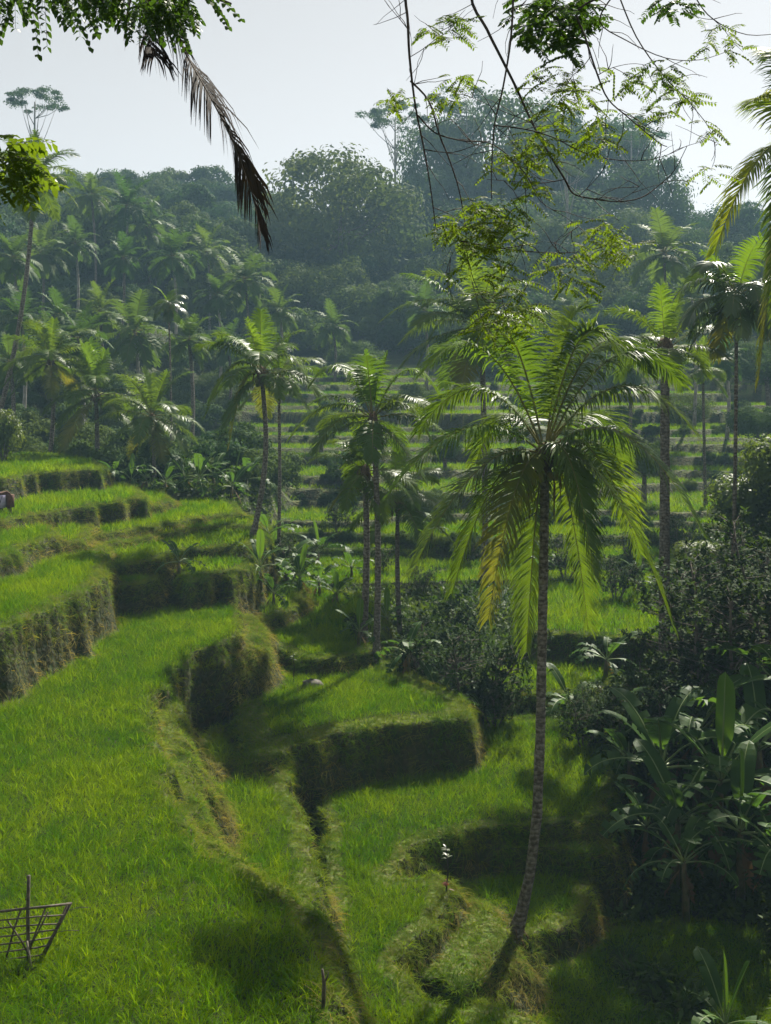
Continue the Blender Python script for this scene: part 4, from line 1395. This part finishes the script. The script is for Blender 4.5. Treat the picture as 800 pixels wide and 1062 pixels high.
def twig_tree():
    Y = 6.2
    b = on_ground(1120, Y)
    root = thing('overhanging_tree', 'tree overhead with thin bare twigs and feathery yellow green leaves', 'tree', b)
    w = MB()
    px = 1 / F * Y * S

    def br(pts, r0, r1, dy=0.0, yb=0.0):
        P = px_path(pts, Y + yb, dy)
        P = [p - b for p in P]
        w.tube(P, [(r0 + (r1 - r0) * i / (len(P) - 1)) * px * .62 for i in range(len(P))], 6)
        if r0 < 3.5:
            for q in range(int(len(pts) * 1.3)):
                i = random.randrange(1, len(P) - 1)
                dd = ((P[i + 1] - P[i - 1]).normalized() * .6 + rvec() * .9)
                dd.y *= .5
                c, pp = P[i], [P[i]]
                for k in range(4):
                    dd = (dd.normalized() + rvec() * .3 + Vector((0, 0, -.05))).normalized()
                    c = c + dd * random.uniform(6, 15) * px
                    pp.append(c)
                w.tube(pp, [.5 * px, .42 * px, .34 * px, .28 * px, .2 * px], 4)
        return P
    random.seed(55)
    tr = MB()
    tr.tube([Vector((0, 0, -.6)), Vector((.1, .05, 2)), at(1120, 100, Y) - b, at(1110, -250, Y) - b, at(1060, -420, Y) - b], [.24, .2, .17, .13, .08], 9)
    obj('trunk', tr.mesh('trunk', [M['bark']]), root)
    br([(1115, -240), (900, -250), (700, -200), (560, -130), (430, -70)], 9, 4)
    br([(900, -250), (780, -150), (690, -60), (640, -10)], 6, 2.5)
    br([(430, -70), (421, -10), (423, 20), (425, 60), (431, 110), (439, 150), (446, 190), (452, 235)], 3.0, 0.9)
    br([(500, -105), (488, -10), (505, 30), (520, 60), (536, 92), (552, 127), (570, 160), (586, 186), (595, 201), (615, 206), (640, 209), (665, 205), (685, 191), (700, 176), (713, 151)], 3.0, .6, .5, .2)
    br([(560, -130), (537, -60), (533, -10), (530, 40), (522, 90), (513, 130), (510, 180), (510, 207)], 2.4, .7, -.3, -.2)
    br([(426, 84), (445, 105), (456, 140), (466, 165), (476, 196), (483, 235), (484, 260), (492, 292), (506, 318)], 1.8, .5, .3)
    br([(434, 120), (452, 138), (480, 146), (512, 150), (545, 180), (560, 208), (588, 226), (604, 238)], 1.4, .4, .4)
    br([(640, -10), (600, 10), (607, 38), (620, 78), (631, 103), (652, 122), (682, 147), (692, 152)], 2.0, .6, -.3, -.3)
    br([(640, -10), (660, 38), (688, 78), (712, 103), (734, 130), (742, 150)], 1.4, .4, .2)
    br([(640, -10), (622, 22), (650, 42), (690, 60), (726, 62), (758, 52)], 1.4, .4, .3, -.2)
    br([(690, -60), (720, -5), (740, 20), (775, 36), (812, 34)], 1.4, .5, .3)
    br([(512, 130), (545, 134), (575, 143), (605, 158), (640, 166), (672, 166), (694, 160), (711, 152)], 1.3, .5, .4, -.1)
    br([(478, 250), (510, 256), (550, 261), (590, 262), (618, 258), (652, 250)], 1.2, .4, .3)
    br([(440, 155), (470, 158), (500, 148), (530, 140)], .9, .4)
    br([(586, 186), (560, 190), (530, 188), (505, 186)], .9, .4)
    br([(600, 204), (618, 186), (630, 170)], .7, .3)
    br([(640, 209), (656, 200), (668, 188)], .7, .3)
    br([(423, 30), (415, 20), (402, 5)], 1.0, .4)
    br([(424, 60), (440, 50), (456, 36), (462, 20)], .8, .3)
    br([(552, 127), (528, 118), (505, 108), (478, 96)], .8, .3)
    br([(600, 235), (585, 245), (572, 255), (555, 275)], .7, .3)
    br([(553, 130), (565, 110), (580, 96), (600, 90)], .8, .3)
    br([(620, 78), (636, 70), (660, 66), (684, 72)], .8, .3)
    br([(533, 10), (550, 4), (580, 8), (604, 20)], 1.0, .4)
    br([(484, 250), (470, 262), (462, 285)], .7, .3)
    br([(510, 256), (520, 280), (520, 305), (515, 330)], .7, .3)
    br([(490, 292), (500, 330), (508, 352)], .6, .3)
    obj('twig', w.mesh('twig', [M['twig']]), root)
    random.seed(77)
    groups = [
        ('pinnate_dark', [(560, 10, 30, 26), (588, 18, 26, 24), (606, 6, 16, 10), (548, 38, 14, 6), (590, 46, 14, 7), (700, 5, 16, 8)]),
        ('pinnate', [(592, 98, 24, 15), (572, 82, 22, 10), (572, 112, 22, 12), (560, 150, 26, 18), (545, 165, 22, 12), (618, 140, 18, 9), (520, 162, 20, 8), (618, 145, 14, 6), (505, 232, 34, 30), (530, 240, 22, 14), (484, 244, 24, 20),
                     (520, 215, 20, 12), (462, 232, 14, 7), (620, 240, 20, 14), (645, 256, 18, 12), (636, 262, 14, 7), (598, 286, 20, 12), (575, 272, 18, 8), (500, 268, 28, 17), (520, 300, 30, 17), (506, 330, 26, 13), (540, 330, 24, 14),
                     (462, 30, 18, 9), (475, 20, 12, 5), (480, 88, 18, 8), (468, 100, 14, 5), (682, 72, 16, 9), (696, 92, 16, 8), (712, 100, 12, 5), (742, 38, 16, 8), (760, 50, 10, 4), (690, 118, 14, 5), (735, 130, 10, 4), (410, 108, 10, 4),
                     (645, 78, 12, 5), (662, 130, 12, 4), (735, 178, 14, 4), (405, 98, 10, 3), (440, 30, 8, 3), (620, 120, 14, 6), (660, 85, 10, 4), (555, 200, 16, 6), (600, 262, 12, 5)]),
    ]
    for mat, cl in groups:
        mb = MB()
        for cx, cy, r, n in cl:
            for i in range(int(n * 2.0)):
                a, q = random.uniform(0, 6.283), r * random.random() ** .6
                p = at(cx + math.cos(a) * q, cy + math.sin(a) * q * .8, Y + random.uniform(-.35, .45)) - b
                d = Vector((random.uniform(-1, 1), random.uniform(-1, 1), random.uniform(-.5, .35)))
                pinnate(mb, p, d, random.uniform(.13, .21), 8, .042 if mat == 'pinnate' else .06, .018 if mat == 'pinnate' else .028)
        obj('foliage', mb.mesh('foliage', [M[mat], M['twig']], False), root)


twig_tree()


def left_tree():
    Y = 5.6
    b = on_ground(-420, Y)
    root = thing('overhanging_tree', 'tree overhead at top left with rows of dark oval leaflets', 'tree', b)
    tr = MB()
    tr.tube([Vector((0, 0, -.6)), Vector((.1, .05, 2)), at(-420, 100, Y) - b, at(-400, -200, Y) - b], [.22, .18, .15, .09], 9)
    px = 1 / F * Y * S
    obj('trunk', tr.mesh('trunk', [M['bark']]), root)
    w = MB()
    for pts, r0, r1 in [([(-400, -200), (-250, -190), (-80, -140), (40, -80), (150, -40), (200, -12), (240, 4)], 10, 1.2), ([(-80, -140), (-20, -60), (30, -20), (60, 0)], 4, 1), ([(40, -80), (80, -35), (110, -6), (130, 8)], 3, .8),
                        ([(-410, 60), (-250, 70), (-120, 110), (-30, 150), (20, 170)], 8, 1.2), ([(-30, 150), (0, 180), (15, 200)], 2, .8), ([(150, -40), (160, -10), (168, 12)], 2, .7)]:
        P = [p - b for p in px_path(pts, Y, .1)]
        w.tube(P, [(r0 + (r1 - r0) * i / (len(P) - 1)) * px for i in range(len(P))], 6)
    obj('twig', w.mesh('twig', [M['twig']]), root)
    random.seed(88)
    mb = MB()

    def hang_leaf(x0, y0, x1, y1, npair, ll, lw):
        nonlocal mb
        y_ = Y + random.uniform(-.25, .25)
        p = at(x0, y0, y_) - b
        e = at(x1, y1, y_ + random.uniform(-.1, .1)) - b
        pinnate(mb, p, (e - p) + Vector((0, 0, .12)) * (e - p).length, (e - p).length, npair, ll, lw)
    for x0, y0, x1, y1 in [(20, -20, -4, 38), (-6, -20, 4, 30), (30, -15, 42, 56), (45, -18, 50, 48), (62, -10, 100, 46), (68, -18, 108, 30), (80, -10, 84, 38), (90, -20, 120, 14), (40, -14, 74, 22), (100, -12, 130, 26), (10, -16, 30, 14), (120, -20, 152, 20),
                           (140, -20, 158, 26), (152, -14, 188, 32), (165, -10, 194, 30), (180, -10, 212, 16), (195, -15, 230, 4), (200, -18, 256, 10), (214, -6, 240, 24), (126, -10, 136, 40), (150, -2, 176, 40), (168, 0, 196, 46), (180, 4, 200, 50)]:
        hang_leaf(x0, y0, x1, y1, 8, .075, .036)
    for i in range(60):
        x0, y0 = random.uniform(-20, 130), random.uniform(-40, -8)
        hang_leaf(x0, y0, x0 + random.uniform(-14, 22), y0 + random.uniform(24, 46), 7, .07, .034)
    for i in range(60):
        x0, y0 = random.uniform(140, 200), random.uniform(-12, 14)
        hang_leaf(x0, y0, x0 + random.uniform(-20, 22), y0 + random.uniform(14, 34), 7, .06, .03)
    mb2, mb = mb, MB()
    for i in range(46):
        x0, y0 = random.uniform(-40, 34), random.uniform(140, 200)
        hang_leaf(x0, y0, x0 + random.uniform(6, 46), y0 + random.uniform(-16, 26), 7, .10, .045)
    obj('foliage', mb.mesh('foliage', [M['pinnate'], M['twig']], False), root)
    mb = mb2
    obj('foliage', mb.mesh('foliage', [M['pinnate_dark'], M['twig']], False), root)


left_tree()


def dry_frond():
    """dead frond of a palm whose crown is above the frame"""
    Y = 7.2
    b = on_ground(-230, Y)
    root = thing('coconut_palm', 'palm above the frame with one dead dark frond hanging down at top left', 'palm tree', b)
    top = at(-90, -260, Y) - b
    obj('trunk', trunk_mesh(top, (-.2, 0, 0), .15, .11, 'trunk', 1.5), root)
    random.seed(99)

    def fr(pts, n, ll, w, hang, mat, miss):
        P = [p - b for p in px_path(pts, Y, .1, 3)]
        mb = MB()
        frond_geo(mb, P, n, ll, w, hang, .2, .018, 3, mis=(0, 1), miss=miss, droop_rand=.6)
        obj('frond', mb.mesh('frond', [M[mat], M['rachis_dry']]), root)
    fr([(-90, -255), (10, -190), (90, -110), (140, -50), (168, 4), (194, 58), (220, 104), (243, 150), (260, 196), (270, 238)], 210, .66, .024, 2.5, 'palm_dry', .08)
    fr([(-90, -255), (20, -170), (100, -100), (125, -60), (142, -10), (152, 30), (160, 58)], 100, .7, .022, 1.9, 'palm_dry', .3)
    for i in range(12):
        az = i * 2.4
        me = std_frond(1 + i % 3, i % 3)
        obj('frond', me, root, top, (0, 0, az if math.sin(az) > -2 else az), 1.6 if i % 3 == 0 else 1.3)


dry_frond()


# ------------------------------------------------------------------ small things
def rack():
    Y = 13.25
    b = on_ground(30, Y)
    root = thing('bamboo_rack', 'weathered bamboo lattice basket tied to a post in the lower left corner', 'rack', b)

    def q(x, y, dy=0.0):
        return at(x, y, Y) * ((Y * S + dy) / (Y * S)) - b
    mb = MB()
    mb.tube([Vector((q(30, 1050).x, 0, -.4)), q(30, 1000), q(29, 950), q(30, 908)], [.035, .033, .032, .03], 8)
    obj('post', mb.mesh('post', [M['bamboo']]), root)
    mb = MB()
    mb.tube([q(28, 976, -.06), q(32, 1000, -.08), q(36, 1022, -.1)], [.022, .02, .014], 6)
    obj('brace', mb.mesh('brace', [M['bamboo_pale']]), root)

    def bar(name, pts, r):
        m_ = MB()
        m_.tube([q(*p) for p in pts], r, 6)
        obj(name, m_.mesh(name, [M['bamboo']]), root)
    bar('rail', [(-30, 949, .5), (20, 943, -.05), (50, 940, .05), (74, 937, .5)], .024)
    for i, (yl, xr, yr, d) in enumerate([(958, 68, 949, .42), (966, 63, 958, .36), (975, 60, 964, .32), (983, 55, 972, .26), (991, 51, 980, .2), (999, 47, 989, .14)]):
        bar('rung', [(-30, yl, .45), (15, yl - 5, -.04), (40, (yl + yr) / 2 - 3, .0), (xr, yr, d)], .015)
    bar('side_bar', [(74, 936, .5), (60, 962, .34), (44, 994, .12)], .026)
    bar('side_bar', [(70, 938, .52), (57, 966, .36), (42, 994, .14)], .02)
    bar('strut', [(48, 940, .05), (38, 965, 0), (31, 985, -.05)], .017)
    bar('strut', [(22, 943, -.05), (14, 966, 0), (6, 996, .05)], .017)
    bar('strut', [(-4, 946, .2), (-10, 970, .2), (-14, 998, .15)], .017)
    bar('strut', [(8, 955, 0), (22, 975, -.06), (30, 990, -.08)], .015)
    bar('strut', [(50, 946, .1), (38, 970, .05), (28, 984, -.02)], .013)
    bar('thin_cane', [(72, 944, .48), (82, 941, .5), (92, 941, .5)], .006)
    bar('thin_cane', [(58, 967, .34), (70, 965, .36), (82, 965, .36)], .006)


rack()


def stake():
    b = at(335, 1062, 12.6)
    b = on_ground(335, 12.3)
    mb = MB()
    mb.tube([Vector((0, 0, -.2)), Vector((.02, 0, .4)), Vector((-.01, .02, .62))], [.035, .03, .02], 7)
    mb.tube([Vector((.02, 0, .42)), Vector((.07, .02, .5)), Vector((.09, .02, .58))], [.015, .012, .008], 5)
    o = obj('wooden_stake', mb.mesh('wooden_stake', [M['bamboo']]), None, b)
    tag(o, 'short dark wooden stake in the rice at the bottom edge', 'stake')


stake()


def seedling(label, px, Y, H, leafmat, n, red=False, name='seedling'):
    b = on_ground(px, Y)
    root = thing(name, label, 'plant', b)
    mb = MB()
    mb.tube([Vector((0, 0, -.1)), Vector((.05, .02, H * .5)), Vector((.0, 0, H))], [.02, .016, .008], 5)
    obj('stem', mb.mesh('stem', [M['twig']]), root)
    mb = MB()
    random.seed(int(px * 7 + H * 100))
    for i in range(n):
        c = Vector((.02, 0, H * random.uniform(.72, 1.0)))
        d = rvec()
        d.z = abs(d.z) * .4
        leafquad(mb, c, d, Vector((0, 0, 1)), .17, .06)
    obj('foliage', mb.mesh('foliage', [M[leafmat]]), root)
    if red:
        mb = MB()
        for i in range(7):
            d = rvec()
            d.z = -abs(d.z) * .5
            leafquad(mb, Vector((.03, 0, H * random.uniform(.05, .25))), d, Vector((0, 0, 1)), .2, .06)
        obj('red_leaf', mb.mesh('red_leaf', [M['redleaf']]), root)


seedling('seedling with pale top leaves and red lower leaves on the mound', 463, 21.3, 1.25, 'silverleaf', 12, True)
seedling('pale leaved seedling at the notch of the lower terrace', 452, 23.2, .7, 'silverleaf', 9)
seedling('thin wispy seedling on the bank below the middle palm', 304, 31.5, 1.3, 'silverleaf', 8)


def rock(label, px, Y, r):
    b = on_ground(px, Y)
    mb = MB()
    random.seed(int(px))
    mb.ball((0, 0, r * .2), r, 0, 10, 7, (1.3, 1, .7), .18)
    tag(obj('rock', mb.mesh('rock', [M['cut']]), None, b), label, 'rock')


rock('grey stone on the bank below the middle palm', 324, 31.2, .32)


def stream():
    mb = MB()
    pts = [(330, 830), (333, 850), (337, 880), (339, 905), (340, 935), (343, 960), (350, 1010)]
    P = [Vector(((p[0] - CX) / F * (10.3 * F / (p[1] - HY)) * S, 10.3 * F / (p[1] - HY) * S, -10.3 * S)) for p in pts]
    vs, fs = [], []
    for i, p in enumerate(P):
        vs += [p + Vector((-.7, 0, 0)), p + Vector((.7, 0, 0))]
    for i in range(len(P) - 1):
        fs.append((2 * i, 2 * i + 1, 2 * i + 3, 2 * i + 2))
    mb.add(vs, fs)
    m, nt, out = nodes_of('stream_water')
    p = N(nt, 'ShaderNodeBsdfPrincipled')
    p.inputs['Base Color'].default_value = (.03, .03, .022, 1)
    p.inputs['Roughness'].default_value = .08
    nz = noise_fac(nt, 7)
    bp = N(nt, 'ShaderNodeBump')
    bp.inputs['Strength'].default_value = .3
    nt.links.new(nz, bp.inputs['Height'])
    nt.links.new(bp.outputs[0], p.inputs['Normal'])
    nt.links.new(p.outputs[0], out.inputs[0])
    tag(obj('stream', mb.mesh('stream', [m])), 'narrow water channel between the terraces', None, kind='structure')


stream()


# ------------------------------------------------------------------ people at the left edge
def person(label, px, py, Y, face, joints, radii, edges, mats, hat=None):
    b = at(px, py, Y)
    b.z = ground_z(b.x, b.y)
    root = thing('person', label, 'person', b, face)
    me = bpy.data.meshes.new('body')
    me.from_pydata(joints, edges, [])
    me.materials.append(M[mats[0]])
    o = obj('body', me, root)
    md = o.modifiers.new('skin', 'SKIN')
    sv = me.skin_vertices[0] if me.skin_vertices else None
    if sv is None:
        # the layer is created with the modifier in the UI only; build tubes instead
        o.modifiers.clear()
        mb = MB()
        for a, c in edges:
            mb.tube([joints[a], (Vector(joints[a]) + Vector(joints[c])) / 2, joints[c]], [radii[a], (radii[a] + radii[c]) / 2, radii[c]], 8)
        for j, r_ in zip(joints, radii):
            mb.ball(j, r_, 0, 8, 6)
        o.data = mb.mesh('body', [M[mats[0]]])
        rm = o.modifiers.new('join', 'REMESH')
        rm.mode = 'VOXEL'
        rm.voxel_size = .022
        rm.use_smooth_shade = True
    else:
        for i, r_ in enumerate(radii):
            me.skin_vertices[0].data[i].radius = (r_, r_)
    return root


# x forward, z up; bent at the hip, reaching down
BJ = [(0, 0, .86), (.22, 0, 1.04), (.45, 0, 1.08), (.56, 0, 1.04), (.70, 0, 1.0), (0, .10, .84), (.04, .11, .45), (-.02, .12, .06), (.12, .12, .03), (0, -.10, .84), (.1, -.11, .45), (.05, -.12, .06), (.2, -.12, .03),
      (.45, .19, 1.04), (.52, .2, .75), (.62, .16, .5), (.45, -.19, 1.04), (.55, -.2, .76), (.66, -.16, .52), (.66, .14, .42), (.70, -.14, .44)]
BR = [.135, .13, .14, .06, .10, .09, .07, .05, .04, .09, .07, .05, .04, .065, .05, .04, .065, .05, .04, .035, .035]
BE = [(0, 1), (1, 2), (2, 3), (3, 4), (0, 5), (5, 6), (6, 7), (7, 8), (0, 9), (9, 10), (10, 11), (11, 12), (2, 13), (13, 14), (14, 15), (15, 19), (2, 16), (16, 17), (17, 18), (18, 20)]


def dress(root, skirt, hat, joints):
    mb = MB()
    mb.tube([Vector((0, 0, .98)), Vector((.02, 0, .7)), Vector((.03, 0, .36))], [.19, .2, .21], 12)
    obj('skirt', mb.mesh('skirt', [M[skirt]]), root)
    h = Vector(joints[4])
    mb = MB()
    mb.ball(h, .108, 0, 10, 8)
    mb.ball(h + Vector((.1, 0, -.01)), .022, 0, 6, 5)
    mb.ball(h + Vector((0, .105, 0)), .03, 0, 6, 5, (.6, .4, 1))
    mb.ball(h + Vector((0, -.105, 0)), .03, 0, 6, 5, (.6, .4, 1))
    obj('face', mb.mesh('face', [M['skin']]), root)
    mb = MB()
    if hat:
        mb.tube([h + Vector((-.02, 0, .03)), h + Vector((-.02, 0, .07)), h + Vector((-.03, 0, .2))], [.24, .2, .02], 14)
        obj('hat', mb.mesh('hat', [M['straw']]), root)
    else:
        mb.ball(h + Vector((-.025, 0, .02)), .118, 0, 10, 8)
        obj('hair', mb.mesh('hair', [M['cloth_dark']]), root)


p1 = person('person bending forward in brown clothes on the left terrace edge', 11, 540, 38.4, rad(200), BJ, BR, BE, ['cloth_brown'])
dress(p1, 'cloth_brown', True, BJ)
p2 = person('person bending in dark top and lilac cloth, cut by the left edge', 2, 541, 38.2, rad(170), BJ, BR, BE, ['cloth_dark'])
dress(p2, 'cloth_lilac', False, BJ)

# ------------------------------------------------------------------ haze
mb = MB()
x0, x1, y0, y1, z0, z1 = -660, 660, -14, 500, -12.5 * S - 3, 84
mb.add([(x0, y0, z0), (x1, y0, z0), (x1, y1, z0), (x0, y1, z0), (x0, y0, z1), (x1, y0, z1), (x1, y1, z1), (x0, y1, z1)],
       [(0, 3, 2, 1), (4, 5, 6, 7), (0, 1, 5, 4), (1, 2, 6, 5), (2, 3, 7, 6), (3, 0, 4, 7)])
m, nt, out = nodes_of('haze_air')
pv = N(nt, 'ShaderNodeVolumePrincipled')
pv.inputs['Color'].default_value = (0.47, 0.76, 1.0, 1)
pv.inputs['Density'].default_value = 0.00055
pv.inputs['Anisotropy'].default_value = 0.0
nt.links.new(pv.outputs[0], out.inputs['Volume'])
hz = obj('haze', mb.mesh('haze', [m], False))
tag(hz, 'thin bluish morning haze filling the valley', None, kind='stuff')

# ------------------------------------------------------------------ light, sky, camera
nt = world.node_tree
nt.nodes.clear()
wo = nt.nodes.new('ShaderNodeOutputWorld')
bg = nt.nodes.new('ShaderNodeBackground')
sky = nt.nodes.new('ShaderNodeTexSky')
sky.sky_type = 'NISHITA'
sky.sun_disc = False
sky.sun_elevation = EL
sky.sun_rotation = AZ
sky.air_density = 1.0
sky.dust_density = 0.4
sky.ozone_density = 1.0
bg.inputs['Strength'].default_value = 0.053
hs = nt.nodes.new('ShaderNodeHueSaturation')
hs.inputs['Saturation'].default_value = 0.05
nt.links.new(sky.outputs[0], hs.inputs['Color'])
nt.links.new(hs.outputs[0], bg.inputs['Color'])
nt.links.new(bg.outputs[0], wo.inputs['Surface'])

sl = bpy.data.lights.new('sun', 'SUN')
sl.energy = 5.0
sl.angle = rad(0.7)
sl.color = (1.0, 0.94, 0.82)
so = bpy.data.objects.new('sun', sl)
COL.objects.link(so)
so.rotation_euler = (-SUN).to_track_quat('-Z', 'Y').to_euler()

cam = bpy.data.cameras.new('camera')
co = bpy.data.objects.new('camera', cam)
COL.objects.link(co)
co.location = (0, 0, 0)
co.rotation_euler = (rad(90), 0, 0)
cam.sensor_fit = 'VERTICAL'
cam.sensor_height = 24
cam.lens = 24 * F / 1062
cam.shift_y = -(531 - HY) / 1062
cam.clip_start = 0.05
cam.clip_end = 3000
scene.camera = co

scene.view_settings.view_transform = 'Standard'
scene.view_settings.look = 'None'
scene.view_settings.exposure = 1.1
scene.view_settings.gamma = 1.0
scene.view_settings.use_curve_mapping = False
cy = scene.cycles
cy.max_bounces = 5
cy.diffuse_bounces = 3
cy.glossy_bounces = 2
cy.transmission_bounces = 3
cy.transparent_max_bounces = 6
cy.volume_bounces = 0
cy.caustics_reflective = False
cy.caustics_refractive = False
cy.use_denoising = True
cy.use_adaptive_sampling = True
cy.adaptive_threshold = 0.02
